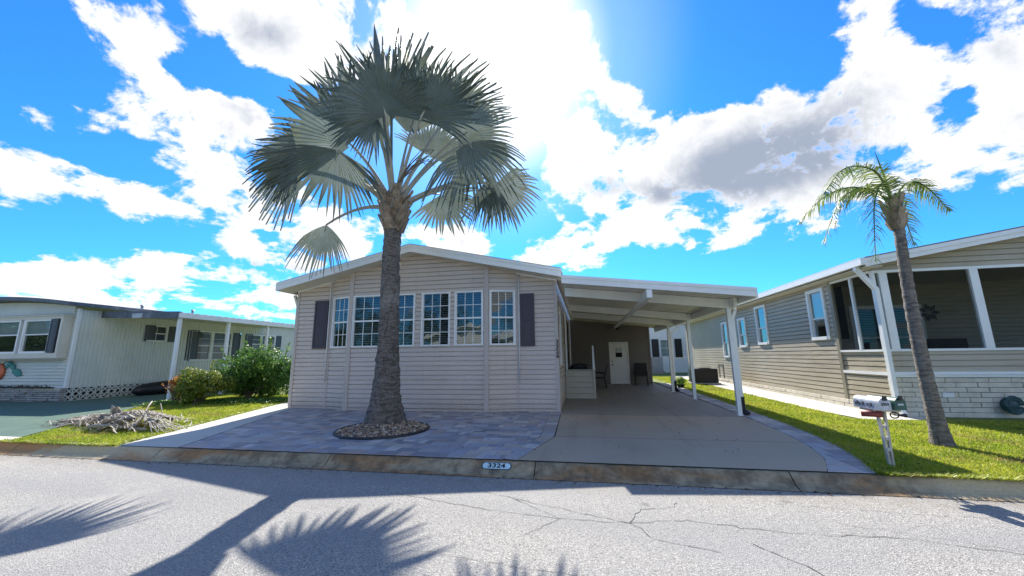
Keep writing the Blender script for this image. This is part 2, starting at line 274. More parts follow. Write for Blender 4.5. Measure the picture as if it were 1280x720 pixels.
def trunk_mat(name, c1, c2, c3, ring, sc):
    m, t, b = principled(name)
    v = t.node('ShaderNodeMapping', {'Vector': t.pos, 'Scale': (1, 1, ring)}).outputs[0]
    n = t.noise(v, sc, 8, .68, .3); f = t.noise(t.pos, 28, 5, .65); vo = t.node('ShaderNodeTexVoronoi', {'Vector': v, 'Scale': sc * 1.4})
    c = t.mix(t.ramp(n, .35, .62), c1, c2); c = t.mix(t.ramp(f, .5, .72, 0, .75), c, c3)
    c = t.mix(t.ramp(vo.outputs['Distance'], .5, .8, 0, .6), c, tuple(x * .35 for x in c1))
    big = t.noise(t.pos, 1.6, 6, .7, .6); c = t.mix(t.ramp(big, .5, .7, 0, .6), c, tuple(x * 1.25 for x in c3)); cr = t.noise(t.node('ShaderNodeMapping', {'Vector': t.pos, 'Scale': (6, 6, .7)}).outputs[0], 3, 4, .6); c = t.mix(t.ramp(cr, .60, .68, 0, .65), c, tuple(x * .3 for x in c1))
    t.put(b.inputs['Base Color'], c); b.inputs['Roughness'].default_value = .92
    bump(t, b, t.math('ADD', n, t.math('MULTIPLY', f, .6)), 1.0, .05); return m
M['trunk'] = trunk_mat('palm_bark', (.11, .085, .07), (.20, .17, .145), (.33, .31, .29), 3.2, 6)
M['trunk_grey'] = trunk_mat('smooth_palm_bark', (.20, .17, .145), (.30, .265, .23), (.13, .11, .09), 4, 6)
M['boot'] = trunk_mat('cut_leaf_base', (.28, .19, .12), (.40, .33, .25), (.13, .08, .05), .5, 5)
def paver():
    m, t, b = principled('concrete_pavers')
    at = t.node('ShaderNodeAttribute', attribute_name='tint'); n = t.noise(t.pos, 14, 6, .7)
    c = t.mix(t.ramp(n, .35, .7, 0, .4), at.outputs['Color'], (.22, .20, .19))
    d = t.noise(t.pos, 1.1, 5, .6); c = t.mix(t.ramp(d, .5, .7, 0, .3), c, (.34, .34, .36))
    t.put(b.inputs['Base Color'], c); b.inputs['Roughness'].default_value = .62; bump(t, b, n, .5, .005); return m
M['paver'] = paver()

# ------------------------------------------------------------------ mesh building
class MB:
    def __init__(s): s.v = []; s.f = []; s.mi = []
    def quad(s, a, b, c, d, mi=0):
        i = len(s.v); s.v += [tuple(a), tuple(b), tuple(c), tuple(d)]; s.f.append((i, i + 1, i + 2, i + 3)); s.mi.append(mi)
    def tri(s, a, b, c, mi=0):
        i = len(s.v); s.v += [tuple(a), tuple(b), tuple(c)]; s.f.append((i, i + 1, i + 2)); s.mi.append(mi)
    def poly(s, pts, mi=0):
        i = len(s.v); s.v += [tuple(p) for p in pts]; s.f.append(tuple(range(i, i + len(pts)))); s.mi.append(mi)
    def hexa(s, c, mi=0):      # 8 corners: bottom 4 ccw, top 4 ccw
        i = len(s.v); s.v += [tuple(p) for p in c]
        for f in ((3, 2, 1, 0), (4, 5, 6, 7), (0, 1, 5, 4), (1, 2, 6, 5), (2, 3, 7, 6), (3, 0, 4, 7)):
            s.f.append(tuple(i + k for k in f)); s.mi.append(mi)
    def box(s, x0, x1, y0, y1, z0, z1, mi=0):
        if x0 > x1: x0, x1 = x1, x0
        if y0 > y1: y0, y1 = y1, y0
        if z0 > z1: z0, z1 = z1, z0
        s.hexa([(x0, y0, z0), (x1, y0, z0), (x1, y1, z0), (x0, y1, z0), (x0, y0, z1), (x1, y0, z1), (x1, y1, z1), (x0, y1, z1)], mi)
    def obox(s, O, U, V, W, u0, u1, v0, v1, w0, w1, mi=0):
        P = lambda a, b, c: Vector(O) + Vector(U) * a + Vector(V) * b + Vector(W) * c
        s.hexa([P(u0, v0, w0), P(u1, v0, w0), P(u1, v1, w0), P(u0, v1, w0), P(u0, v0, w1), P(u1, v0, w1), P(u1, v1, w1), P(u0, v1, w1)], mi)
    def bar(s, p, q, w_, h_, up=(0, 0, 1), mi=0):
        p = Vector(p); q = Vector(q); d = (q - p).normalized(); u = Vector(up)
        sd_ = d.cross(u)
        if sd_.length < 1e-4: sd_ = d.cross(Vector((0, 1, 0)))
        sd_.normalize(); u = sd_.cross(d).normalized()
        a = sd_ * w_ / 2; b = u * h_ / 2
        s.hexa([p - a - b, p + a - b, p + a + b, p - a + b, q - a - b, q + a - b, q + a + b, q - a + b], mi)
    def tube(s, pts, rad, n=8, cap=True, mi=0, jit=None, flat=1.0):
        pts = [Vector(p) for p in pts]; rings = []
        ref = None
        for k, p in enumerate(pts):
            d = (pts[min(k + 1, len(pts) - 1)] - pts[max(k - 1, 0)]).normalized()
            if ref is None:
                ref = d.cross(Vector((0, 1, 0)) if abs(d.y) < .9 else Vector((1, 0, 0))).normalized()
            ref = (ref - d * ref.dot(d)).normalized(); b = d.cross(ref)
            r = rad[k] if isinstance(rad, (list, tuple)) else rad
            i = len(s.v)
            for j in range(n):
                a = 2 * math.pi * j / n; rr = r * (jit(k, j) if jit else 1)
                s.v.append(tuple(p + ref * math.cos(a) * rr + b * math.sin(a) * rr * flat))
            rings.append(i)
        for k in range(len(rings) - 1):
            for j in range(n):
                j2 = (j + 1) % n
                s.f.append((rings[k] + j, rings[k] + j2, rings[k + 1] + j2, rings[k + 1] + j)); s.mi.append(mi)
        if cap:
            s.f.append(tuple(rings[0] + j for j in reversed(range(n)))); s.mi.append(mi)
            s.f.append(tuple(rings[-1] + j for j in range(n))); s.mi.append(mi)
    def build(s, name, mats, parent=None, smooth=False, loc=None):
        me = bpy.data.meshes.new(name)
        o = bpy.data.objects.new(name, me); COL.objects.link(o)
        L = Vector((0, 0, 0))
        if parent is not None:
            o.parent = parent; r = parent
            while r.parent is not None: r = r.parent
            L = Vector(r.location)
        elif loc is not None:
            L = Vector(loc); o.location = L
        me.from_pydata([(x - L.x, y - L.y, z - L.z) for x, y, z in s.v], [], s.f)
        if not isinstance(mats, (list, tuple)): mats = [mats]
        for m in mats: me.materials.append(M[m] if isinstance(m, str) else m)
        if len(mats) > 1: me.polygons.foreach_set('material_index', s.mi)
        if smooth: me.polygons.foreach_set('use_smooth', [True] * len(me.polygons))
        me.update(); return o
def tag(o, label, cat, group=None):
    o['label'] = label; o['category'] = cat
    if group: o['group'] = group
    return o
def thing(name, label, cat, loc=(0, 0, 0), group=None):
    o = bpy.data.objects.new(name, None); COL.objects.link(o); o.location = loc; o.empty_display_size = .2
    return tag(o, label, cat, group)
def struct(o, kind='structure'): o['kind'] = kind; return o
def text(s, size, mat, parent, O, U, V, name='lettering', depth=.002, align='CENTER'):
    cu = bpy.data.curves.new('t', 'FONT'); cu.body = s; cu.size = size; cu.extrude = depth; cu.align_x = align; cu.align_y = 'CENTER'
    cu.offset = size * .02
    to = bpy.data.objects.new('t', cu); me = bpy.data.meshes.new_from_object(to); bpy.data.objects.remove(to)
    r = parent
    while r is not None and r.parent is not None: r = r.parent
    L = Vector(r.location) if r is not None else Vector((0, 0, 0))
    U = Vector(U).normalized(); V = Vector(V).normalized(); W = U.cross(V)
    for v in me.vertices: c = v.co.copy(); v.co = Vector(O) + U * c.x + V * c.y + W * c.z - L
    me.name = name; me.materials.clear(); me.materials.append(M[mat]); o = bpy.data.objects.new(name, me); COL.objects.link(o); o.parent = parent
    return o
Z = Vector((0, 0, 1))
def siding(mb, O, U, N, z0, z1, fL, fR, holes=(), lap=.122, proud=.016, breaks=(), mi=0, gr=.17):
    """horizontal lap siding with real steps; O at z=0, U along the wall, N outwards; holes (u0,u1,z0,z1)"""
    O = Vector(O); U = Vector(U).normalized(); N = Vector(N).normalized()
    P = lambda u, z, n: O + U * u + N * n + Vector((0, 0, z))
    z = z0                       # each lap: sloping face, then a narrow recessed groove under the next lip
    while z < z1 - 1e-6:
        zt = min(z + lap, z1); zg = z + lap * (1 - gr)
        cuts = sorted(set([z, zt] + ([zg] if zg < zt else []) + [c for h in holes for c in (h[2], h[3]) if z < c < zt] + [c for c in breaks if z < c < zt]))
        def off(q, groove): return -.022 if groove else proud * (1 - .5 * (q - z) / lap) + .001
        for a, b in zip(cuts[:-1], cuts[1:]):
            mid = (a + b) / 2; La, Lb, Ra, Rb = fL(a), fL(b), fR(a), fR(b); g = mid > zg
            if fR(mid) <= fL(mid): continue
            if Rb < Lb: Lb = Rb = (Lb + Rb) / 2
            hs = sorted([h for h in holes if h[2] < mid < h[3]])
            edges = [(La, Lb)]
            for h in hs: edges += [(h[0], h[0]), (h[1], h[1])]
            edges.append((Ra, Rb))
            for i in range(0, len(edges), 2):
                (a0, b0), (a1, b1) = edges[i], edges[i + 1]
                if a1 - a0 < 1e-4 and b1 - b0 < 1e-4: continue
                mb.quad(P(a0, a, off(a, g)), P(a1, a, off(a, g)), P(b1, b, off(b, g)), P(b0, b, off(b, g)), mi)
                if a == z: mb.quad(P(a0, a, -.022), P(a1, a, -.022), P(a1, a, off(a, False)), P(a0, a, off(a, False)), mi)
                if abs(a - zg) < 1e-9: mb.quad(P(a0, a, off(a, False)), P(a1, a, off(a, False)), P(a1, a, -.022), P(a0, a, -.022), mi)
        z = zt
def window(parent, O, U, N, u0, u1, z0, z1, cols=3, rows=2, fw=.05, blinds=True, frame='white', grille=True, depth=.10, shade=None, label=None, split=.5, proud=.035):
    """double-hung window set in a hole: frame > sash, grille, pane, blind"""
    U = Vector(U).normalized(); N = Vector(N).normalized(); O = Vector(O)
    B = lambda mb, a, b, c, d, e, f: mb.obox(O, U, N, Z, a, b, c, d, e, f)
    f = MB()
    B(f, u0, u0 + fw, -depth, proud, z0, z1); B(f, u1 - fw, u1, -depth, proud, z0, z1)
    B(f, u0 + fw, u1 - fw, -depth, proud, z1 - fw, z1); B(f, u0 + fw, u1 - fw, -depth, proud + .015, z0, z0 + fw)
    fo = f.build('window', frame, parent)
    if label: fo['label'] = label
    zm = z0 + (z1 - z0) * split
    s = MB(); B(s, u0 + fw, u1 - fw, -.05, .012, zm - .022, zm + .022)
    for a, b, n0, n1 in ((z0 + fw, zm - .022, -.045, -.005), (zm + .022, z1 - fw, -.03, .01)):
        B(s, u0 + fw, u0 + fw + .022, n0, n1, a, b); B(s, u1 - fw - .022, u1 - fw, n0, n1, a, b)
    s.build('sash', frame, fo)
    if grille:
        g = MB(); a0, a1 = u0 + fw + .022, u1 - fw - .022
        for za, zb, nn in ((z0 + fw, zm - .022, -.02), (zm + .022, z1 - fw, -.006)):
            for i in range(1, cols): x = a0 + (a1 - a0) * i / cols; B(g, x - .008, x + .008, nn - .006, nn + .004, za, zb)
            for j in range(1, rows): zz = za + (zb - za) * j / rows; B(g, a0, a1, nn - .008, nn + .002, zz - .008, zz + .008)
        g.build('grille', frame, fo)
    p = MB(); P = lambda u, n, zz: O + U * u + N * n + Vector((0, 0, zz))
    p.quad(P(u0 + fw, -.028, z0 + fw), P(u1 - fw, -.028, z0 + fw), P(u1 - fw, -.028, zm), P(u0 + fw, -.028, zm))
    p.quad(P(u0 + fw, -.012, zm), P(u1 - fw, -.012, zm), P(u1 - fw, -.012, z1 - fw), P(u0 + fw, -.012, z1 - fw))
    p.build('pane', 'glass', fo)
    if blinds:
        bl = MB(); zz = z1 - fw - .02; low = zm + .03 if blinds == 'half' else z0 + .1
        while zz > low:
            bl.quad(P(u0 + fw, -.075, zz), P(u1 - fw, -.075, zz), P(u1 - fw, -.10, zz + .022), P(u0 + fw, -.10, zz + .022)); zz -= .05
        bl.build('blind', 'blind', fo)
    if shade:
        bl = MB(); B(bl, u0 + fw, u1 - fw, -.09, -.08, zm, z1 - fw); bl.build('shade', shade, fo)
    k = MB(); B(k, u0 + .01, u1 - .01, -depth - .35, -depth - .02, z0 + .01, z1 - .01); k.build('dark_backing', 'dark_void', fo)  # near-black box behind the glass stands in for the unlit room
    return fo
def shutter(parent, O, U, N, u0, u1, z0, z1, mat='shutter'):
    s = MB(); B = lambda a, b, c, d, e, f: s.obox(O, U, N, Z, a, b, c, d, e, f)
    B(u0, u1, .0, .03, z0, z1); r = .05; zm = (z0 + z1) / 2
    B(u0, u0 + r, .03, .042, z0, z1); B(u1 - r, u1, .03, .042, z0, z1)
    for z in (z0, zm - r / 2, z1 - r): B(u0 + r, u1 - r, .03, .042, z, z + r)
    for a, b in ((z0 + r, zm - r / 2), (zm + r / 2, z1 - r)): B(u0 + r + .03, u1 - r - .03, .03, .038, a + .03, b - .03)
    return s.build('shutter', mat, parent)

# ================================================================== SETTING
G = .15
def sheet(name, pts, z, mat):
    b = MB(); b.poly([(x, y, z) for x, y in pts]); return struct(b.build(name, mat))
sheet('ground', [(-900, -900), (900, -900), (900, 900), (-900, 900)], -.06, 'lawn')
# road with hand-laid cracks
rd = MB()
rd.poly([(-80, -4.2, 0), (80, -4.2, 0), (80, 5.13, 0), (-80, 5.13, 0)])
def crack(pts, wd=.0035, z=.004):
    fine = [Vector(pts[0])]
    for a, b in zip(pts[:-1], pts[1:]):
        a = Vector(a); b = Vector(b); n = max(2, int((b - a).length / .07))
        for i in range(1, n + 1):
            p = a.lerp(b, i / n); fine.append(p + Vector((random.gauss(0, .012), random.gauss(0, .012))) * (0 if i == n else 1))
    for a, b in zip(fine[:-1], fine[1:]):
        d = (b - a).normalized(); nn = Vector((-d.y, d.x)) * wd * random.uniform(.4, 1.3)
        rd.quad((a - nn).to_3d() + Vector((0, 0, z)), (b - nn * .8).to_3d() + Vector((0, 0, z)), (b + nn * .8).to_3d() + Vector((0, 0, z)), (a + nn).to_3d() + Vector((0, 0, z)), 1)
crack([(-1.2, 4.6), (-.2, 4.2), (.35, 4.0), (.9, 4.15), (1.7, 4.0), (2.6, 4.05), (3.6, 3.8)])
crack([(.35, 4.0), (.5, 4.35), (.85, 4.45), (.9, 4.6)]); crack([(.35, 4.0), (.55, 3.7), (1.0, 3.55)])
crack([(1.3, 3.75), (1.55, 3.45), (1.6, 3.2), (1.75, 3.0), (1.7, 2.6)]); crack([(-.9, 4.5), (-.3, 4.0), (-.6, 3.6)])
crack([(-2.2, 4.4), (-1.0, 4.1), (-.3, 4.0), (.35, 4.0)]); crack([(1.6, 3.3), (2.3, 3.4)], .002); crack([(-1.4, 3.2), (.3, 3.0), (.9, 2.7)], .0018)
crack([(1.9, 4.7), (3.2, 4.62), (5.2, 4.7), (7, 4.6)], .0018); crack([(2.2, 4.3), (4.4, 3.6), (5.5, 3.5)], .0018)
struct(rd.build('road', ['asphalt', 'crack']))
# kerb (rolled) near and far
kb = MB(); prof = [(5.40, .145), (5.365, .140), (5.34, .122), (5.275, .058), (5.235, .032), (5.19, .018), (5.125, .006)]
prof2 = [(-4.5, .145), (-4.4, .14), (-4.28, .045), (-4.19, .006)]
for pf in (prof, prof2):
    x = -80
    while x < 80:
        x2 = x + 3.05
        for a, b in zip(pf[:-1], pf[1:]):
            kb.quad((x + .006, a[0], a[1]), (x2 - .006, a[0], a[1]), (x2 - .006, b[0], b[1]), (x + .006, b[0], b[1]))
        x = x2
kb.poly([(-80, 5.4, -.02), (80, 5.4, -.02), (80, 5.125, .002), (-80, 5.125, .002)])
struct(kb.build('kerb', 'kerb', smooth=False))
lw = MB(); lw.poly([(-80, 5.40, .14), (80, 5.40, .14), (80, 120, .14), (-80, 120, .14)]); lw.poly([(-80, -60, .14), (80, -60, .14), (80, -4.5, .14), (-80, -4.5, .14)])
struct(lw.build('lawn', 'lawn'))
WALKL = [(-6.55, 5.40), (-7.75, 5.40), (-9.55, 11), (-9.6, 24), (-8.3, 24), (-8.3, 9.95)]
sheet('path', WALKL, .154, 'walk')
sheet('side_path', [(5.75, 9.55), (7.2, 9.55), (7.2, 9.95), (6.75, 10.2), (6.75, 27), (5.55, 27), (5.55, 11)], .154, 'walk')
sheet('neighbour_driveway', [(-26, 5.72), (-10.55, 5.72), (-14.6, 11.2), (-15.1, 13), (-15.1, 24), (-26, 24)], .156, 'green_slab')
sheet('neighbour_apron', [(-26, 5.4), (-10.2, 5.4), (-10.5, 5.715), (-26, 5.715)], .155, 'walk')
# concrete driveway: slabs with joints
dv = MB()
EX = lambda y: 2.75 + (3.45 - 2.75) * (1 - math.exp(-(y - 5.4) / 1.1)) / .985 + .02   # curved right edge
def slab(y0, y1):
    L = [(-.95, 5.40), (-.55, 7.0)] if y0 < 6 else [(-.55, max(7.0, y0)), (-.6, y1)]
    n = 8; rt = [(EX(y0 + (y1 - y0) * i / n), y0 + (y1 - y0) * i / n) for i in range(n + 1)]
    pts = [(L[0][0], y0)] + rt + [(L[1][0], y1)]
    dv.poly([(x, y, .158) for x, y in pts])
slab(5.40, 7.0); slab(7.012, 9.55); 
struct(dv.build('driveway', 'concrete'))
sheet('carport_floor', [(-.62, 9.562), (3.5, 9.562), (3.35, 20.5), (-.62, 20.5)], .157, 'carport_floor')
sheet('driveway_joint', [(-.95, 5.42), (3.0, 5.42), (3.6, 9.3), (3.4, 20.4), (-.6, 20.4), (-.6, 7.0)], .150, 'joint')
# ---- pavers
def clip(poly, region):
    out_ = poly
    for i in range(len(region)):
        a = Vector(region[i]); b = Vector(region[(i + 1) % len(region)]); e = b - a; res = []
        side = lambda p: e.x * (p[1] - a.y) - e.y * (p[0] - a.x)
        for k in range(len(out_)):
            p, q = out_[k], out_[(k + 1) % len(out_)]; sp_, sq = side(p), side(q)
            if sp_ >= 0: res.append(p)
            if (sp_ >= 0) != (sq >= 0):
                t_ = sp_ / (sp_ - sq); res.append((p[0] + (q[0] - p[0]) * t_, p[1] + (q[1] - p[1]) * t_))
        out_ = res
        if len(out_) < 3: return []
    return out_
TINTS = [(.34, .33, .36), (.44, .42, .43), (.27, .26, .29), (.46, .40, .34), (.38, .30, .27), (.31, .31, .36), (.52, .49, .46), (.37, .35, .35), (.23, .22, .24)]
def pavers(name, regions, holes=(), zt=.163, c=.11, borders=(), gap=.008):
    pb = MB(); cols = []
    def add(p, tint, ztop):
        cx = sum(q[0] for q in p) / len(p); cy = sum(q[1] for q in p) / len(p)
        for hx, hy, hr in holes:
            if (cx - hx) ** 2 + (cy - hy) ** 2 < hr * hr: return
        ins = []
        for q in p:
            d = Vector((cx - q[0], cy - q[1])); l = d.length
            if l < .02: return
            ins.append(Vector(q) + d / l * gap)
        zz = ztop + random.uniform(-.0015, .0015); tx, ty = random.gauss(0, .004), random.gauss(0, .004)
        top = [(q.x, q.y, zz + (q.x - cx) * tx + (q.y - cy) * ty) for q in ins]
        n0 = len(pb.f); pb.poly(top); 
        for i in range(len(top)):
            a, b = top[i], top[(i + 1) % len(top)]
            A = (p[i][0], p[i][1], zz - .008); Bq = (p[(i + 1) % len(p)][0], p[(i + 1) % len(p)][1], zz - .008)
            pb.quad(A, Bq, b, a)
        cols.extend([tint] * (len(pb.f) - n0))
    def rt():
        t_ = random.choice(TINTS); k = random.uniform(.85, 1.15); return tuple(x * k for x in t_) + (1,)
    for reg in regions:
        xs = [p[0] for p in reg]; ys = [p[1] for p in reg]; x0, y0 = min(xs), min(ys)
        nx = int((max(xs) - x0) / c) + 2; ny = int((max(ys) - y0) / c) + 2; used = set()
        for j in range(ny):
            for i in range(nx):
                if (i, j) in used: continue
                for sx_, sy_ in random.sample([(3, 2), (2, 2), (2, 2), (3, 2), (2, 1), (1, 2)], 6) + [(1, 1)]:
                    cells = [(i + a, j + b) for a in range(sx_) for b in range(sy_)]
                    if all(q not in used for q in cells): break
                used.update(cells)
                r = clip([(x0 + i * c, y0 + j * c), (x0 + (i + sx_) * c, y0 + j * c), (x0 + (i + sx_) * c, y0 + (j + sy_) * c), (x0 + i * c, y0 + (j + sy_) * c)], reg)
                if r: add(r, rt(), zt)
    for pts, wd in borders:       # soldier course along a line (left-hand side)
        for a, b in zip(pts[:-1], pts[1:]):
            a = Vector(a); b = Vector(b); L = (b - a).length; n = max(1, int(L / .22)); d = (b - a) / n; nn = Vector((-d.y, d.x)).normalized() * wd
            for i in range(n):
                p = a + d * i; q = a + d * (i + 1); add([tuple(p), tuple(q), tuple(q + nn), tuple(p + nn)], rt(), zt)
    o = pb.build(name, 'paver'); at = o.data.attributes.new('tint', 'FLOAT_COLOR', 'FACE')
    at.data.foreach_set('color', [x for c_ in cols for x in c_]); return struct(o)
regA = [(-6.5, 5.41), (-1.16, 5.41), (-.82, 7.0), (-.86, 9.96), (-8.25, 9.96)]
sheet('paver_bed', [(-6.55, 5.40), (-.95, 5.40), (-.56, 7.0), (-.62, 10.0), (-8.3, 10.0)], .1535, 'joint')
pavers('paved_driveway', [regA], holes=[(-3.9, 7.14, .82)], borders=[([(-.96, 5.41), (-.57, 7.0)], .22), ([(-.575, 7.0), (-.62, 9.96)], .24)])
OXE = lambda y: 3.28 + (3.98 - 3.28) * (1 - math.exp(-(y - 5.4) / 1.6)) / .97
regB = []
ys_ = [5.41, 6.0, 6.7, 7.5, 8.5, 9.8, 12, 16, 20]
for a, b in zip(ys_[:-1], ys_[1:]):
    ex = lambda y: EX(y) if y < 9.6 else 3.5
    regB.append([(ex(a) + .01, a), (OXE(a), a), (OXE(b), b), (ex(b) + .01, b)])
bd = MB()
for r in regB: bd.poly([(x, y, .152) for x, y in r])
struct(bd.build('paver_strip_bed', 'joint'))
pavers('paver_strip', regB, c=.14, gap=.012)
# ---- grass blades (stuff)
def grass(name, inside, x0, x1, y0, y1, dens, h):
    vs, fs = [], []; n = int((x1 - x0) * (y1 - y0) * dens)
    for _ in range(n):
        x = random.uniform(x0, x1); y = y0 + (y1 - y0) * random.random() ** 1.5
        if not inside(x, y): continue
        cl = noise.noise((x * 2.5, y * 2.5, 0)); hh = h * random.uniform(.5, 1.25) * (1 + .35 * cl); wd = random.uniform(.005, .010) * (1 + max(0, y - 7) * .08)
        a = random.uniform(0, 6.283); lean = random.uniform(.1, .9) * hh; a2 = random.uniform(0, 6.283)
        dx_, dy_ = math.cos(a) * wd, math.sin(a) * wd; lx, ly = math.cos(a2) * lean, math.sin(a2) * lean
        i = len(vs); vs += [(x - dx_, y - dy_, .138), (x + dx_, y + dy_, .138), (x + dx_ * .7 + lx * .45, y + dy_ * .7 + ly * .45, .138 + hh * .6), (x + lx, y + ly, .138 + hh * .95)]
        fs += [(i, i + 1, i + 2), (i, i + 2, i + 3)]
    b = MB(); b.v = vs; b.f = fs; b.mi = [0] * len(fs); return struct(b.build(name, 'blade'), 'stuff')
def in_right(x, y): return x > OXE(y) + .02 and not (y > 9.5 and x > 5.55) and y < 26
def in_left(x, y):
    xr = -7.8 - (y - 5.4) * .32 if y < 11 else -9.6
    xl = -10.45 - (y - 5.72) * .74 if y < 11.2 else -15.0
    return xl < x < xr
grass('grass', in_right, 3.2, 10.5, 5.42, 10.2, 4200, .045)
grass('grass', lambda x, y: in_right(x, y) and x < 5.6, 3.4, 5.7, 10.2, 26, 900, .05)
grass('grass', in_left, -15.2, -7.6, 5.42, 13.5, 2600, .045)
def edge_tufts(pts, n, sp):          # ragged turf hanging over the paving edges
    vs = MB(); rg = random.Random(77)
    for _ in range(n):
        k = rg.random() * (len(pts) - 1); i = int(k); a = Vector(pts[i]).lerp(Vector(pts[i + 1]), k - i); cl = noise.noise((a.x * 3, a.y * 3, 5))
        p = Vector((a.x + rg.gauss(0, sp), a.y + rg.gauss(0, sp) + .02 * cl, .15)); an = rg.random() * 6.28; h = rg.uniform(.02, .06); q = p + Vector((math.cos(an) * h, math.sin(an) * h - .02, h * rg.uniform(.3, .9))); wv = Vector((-math.sin(an), math.cos(an), 0)) * .005
        vs.quad(p - wv, p + wv, q + wv * .6, q - wv * .6)
    return struct(vs.build('grass', 'blade'), 'stuff')
edge_tufts([(3.32, 5.40), (5, 5.38), (8, 5.39), (10, 5.38)], 5000, .025); edge_tufts([(-10.4, 5.40), (-9, 5.38), (-7.8, 5.40)], 2200, .025)
edge_tufts([(OXE(5.42 + k * .4), 5.42 + k * .4) for k in range(26)], 5000, .03); edge_tufts([(-7.8 - k * .16, 5.4 + k * .5) for k in range(12)], 2500, .03)
fl = MB(); rg = random.Random(12)          # fallen leaves and grit
for _ in range(620):
    u_ = rg.random()
    if u_ < .4: x, y, z_ = rg.uniform(3.6, 9.5), rg.uniform(5.5, 9.6), .19
    elif u_ < .6: x, y, z_ = rg.uniform(-10, -8.2), rg.uniform(5.5, 8.0), .19
    elif u_ < .85: x, y, z_ = rg.uniform(-11, 6), 5.09 + rg.gauss(0, .04), .008
    else: x, y, z_ = rg.uniform(-7, 3), rg.uniform(5.6, 9.5), .168
    a = rg.random() * 6.28; s_ = rg.uniform(.008, .03); c_, d_ = math.cos(a) * s_, math.sin(a) * s_
    fl.quad((x - c_, y - d_, z_), (x + d_ * .5, y - c_ * .5, z_ + .006), (x + c_, y + d_, z_ + .003), (x - d_ * .5, y + c_ * .5, z_ + .009))
struct(fl.build('fallen_leaves', 'soil'), 'stuff')

# ================================================================== MAIN HOUSE
HX0, HX1, HY0, HY1, HC = -8.43, -.65, 9.98, 24.0, -4.54
house = thing('house', 'single storey taupe sided home with low white gable and plum shutters behind the big palm', 'house', (HC, HY0, G))
WT = lambda x: 4.42 - .22 * abs(x - HC)          # wall top under the rakes
BY = 9.74; BXa, BXb, BXc, BXd = -7.25, -6.47, -2.50, -1.72
pw = MB()
def flat_front(x0, x1, y, holes=()):
    za, zb = WT(x0), WT(x1); zlo, zhi = min(za, zb), max(za, zb)
    if x0 < HC < x1:
        siding(pw, (0, y, 0), (1, 0, 0), (0, -1, 0), .11, WT(HC), lambda z: max(x0, HC - (WT(HC) - z) / .22), lambda z: min(x1, HC + (WT(HC) - z) / .22), holes, breaks=(za, zb))
    elif x1 <= HC:
        siding(pw, (0, y, 0), (1, 0, 0), (0, -1, 0), .11, zhi, lambda z: max(x0, HC - (WT(HC) - z) / .22), lambda z: x1, holes, breaks=(za,))
    else:
        siding(pw, (0, y, 0), (1, 0, 0), (0, -1, 0), .11, zhi, lambda z: x0, lambda z: min(x1, HC + (WT(HC) - z) / .22), holes, breaks=(zb,))
WZ0, WZ1 = 1.84, 3.30
CW = [(-6.42, -5.47), (-5.45, -4.52), (-4.33, -3.50), (-3.38, -2.58)]
flat_front(HX0, BXa, HY0); flat_front(BXd, HX1, HY0)
flat_front(BXb, BXc, BY, [(a, b, WZ0, WZ1) for a, b in CW])
def facet(xa, ya, xb, yb, hole):
    U = Vector((xb - xa, yb - ya, 0)); L = U.length; U.normalize(); N = Vector((U.y, -U.x, 0))
    tz = lambda u: WT(xa + U.x * u); up = tz(L) > tz(0); lo, hi = min(tz(0), tz(L)), max(tz(0), tz(L))
    inv_ = lambda z: max(0, min(L, (z - tz(0)) / ((tz(L) - tz(0)) / L)))
    fl = (lambda z: 0 if z <= lo else inv_(z)) if up else (lambda z: 0)
    frr = (lambda z: L) if up else (lambda z: L if z <= lo else inv_(z))
    siding(pw, (xa, ya, 0), U, N, .11, hi, fl, frr, [hole(L)], breaks=(lo,))
    return (xa, ya, 0), U, N, L
f1 = facet(BXa, HY0, BXb, BY, lambda L: (.05, L - .07, WZ0, WZ1))
f2 = facet(BXc, BY, BXd, HY0, lambda L: (.08, L - .04, WZ0, WZ1))
siding(pw, (HX0, HY1, 0), (0, -1, 0), (-1, 0, 0), .11, 3.54, lambda z: 0, lambda z: HY1 - HY0)
siding(pw, (HX1, HY0, 0), (0, 1, 0), (1, 0, 0), .11, 3.50, lambda z: 0, lambda z: HY1 - HY0, [(.75, 1.3, 1.3, 2.9)])
pw.quad((HX0, HY1, 0), (HX1, HY1, 0), (HX1, HY1, 3.5), (HX0, HY1, 3.5))
pw.build('wall', 'siding', house)
for a, b in CW: window(house, (0, BY, 0), (1, 0, 0), (0, -1, 0), a, b, WZ0, WZ1, fw=.04)
window(house, *f1[:3], .05, f1[3] - .07, WZ0, WZ1, fw=.04, blinds='half'); window(house, *f2[:3], .08, f2[3] - .04, WZ0, WZ1, fw=.04)
shutter(house, (0, HY0 - .018, 0), (1, 0, 0), (0, -1, 0), -7.80, -7.36, 1.83, 3.24); shutter(house, (0, HY0 - .018, 0), (1, 0, 0), (0, -1, 0), -1.62, -1.24, 1.80, 3.20)
for x, y, wd in ((HX0 - .015, HY0 - .03, .09), (HX1 - .08, HY0 - .03, .10), (BXb - .07, BY - .035, .13), (BXc - .05, BY - .035, .12), (BXa - .03, HY0 - .03, .045), (BXd - .01, HY0 - .03, .045)):
    t_ = MB(); xe = x + wd; t_.hexa([(x, y, .11), (xe, y, .11), (xe, y + .1, .11), (x, y + .1, .11), (x, y, WT(x) - .01), (xe, y, WT(xe) - .01), (xe, y + .1, WT(xe) - .01), (x, y + .1, WT(x) - .01)])
    t_.build('corner_trim', 'trim_taupe', house)
st_ = MB(); st_.box(HX0, BXa, HY0 - .035, HY0, .10, .17); st_.box(BXd, HX1, HY0 - .035, HY0, .10, .17); st_.box(BXb, BXc, BY - .035, BY, .10, .17)
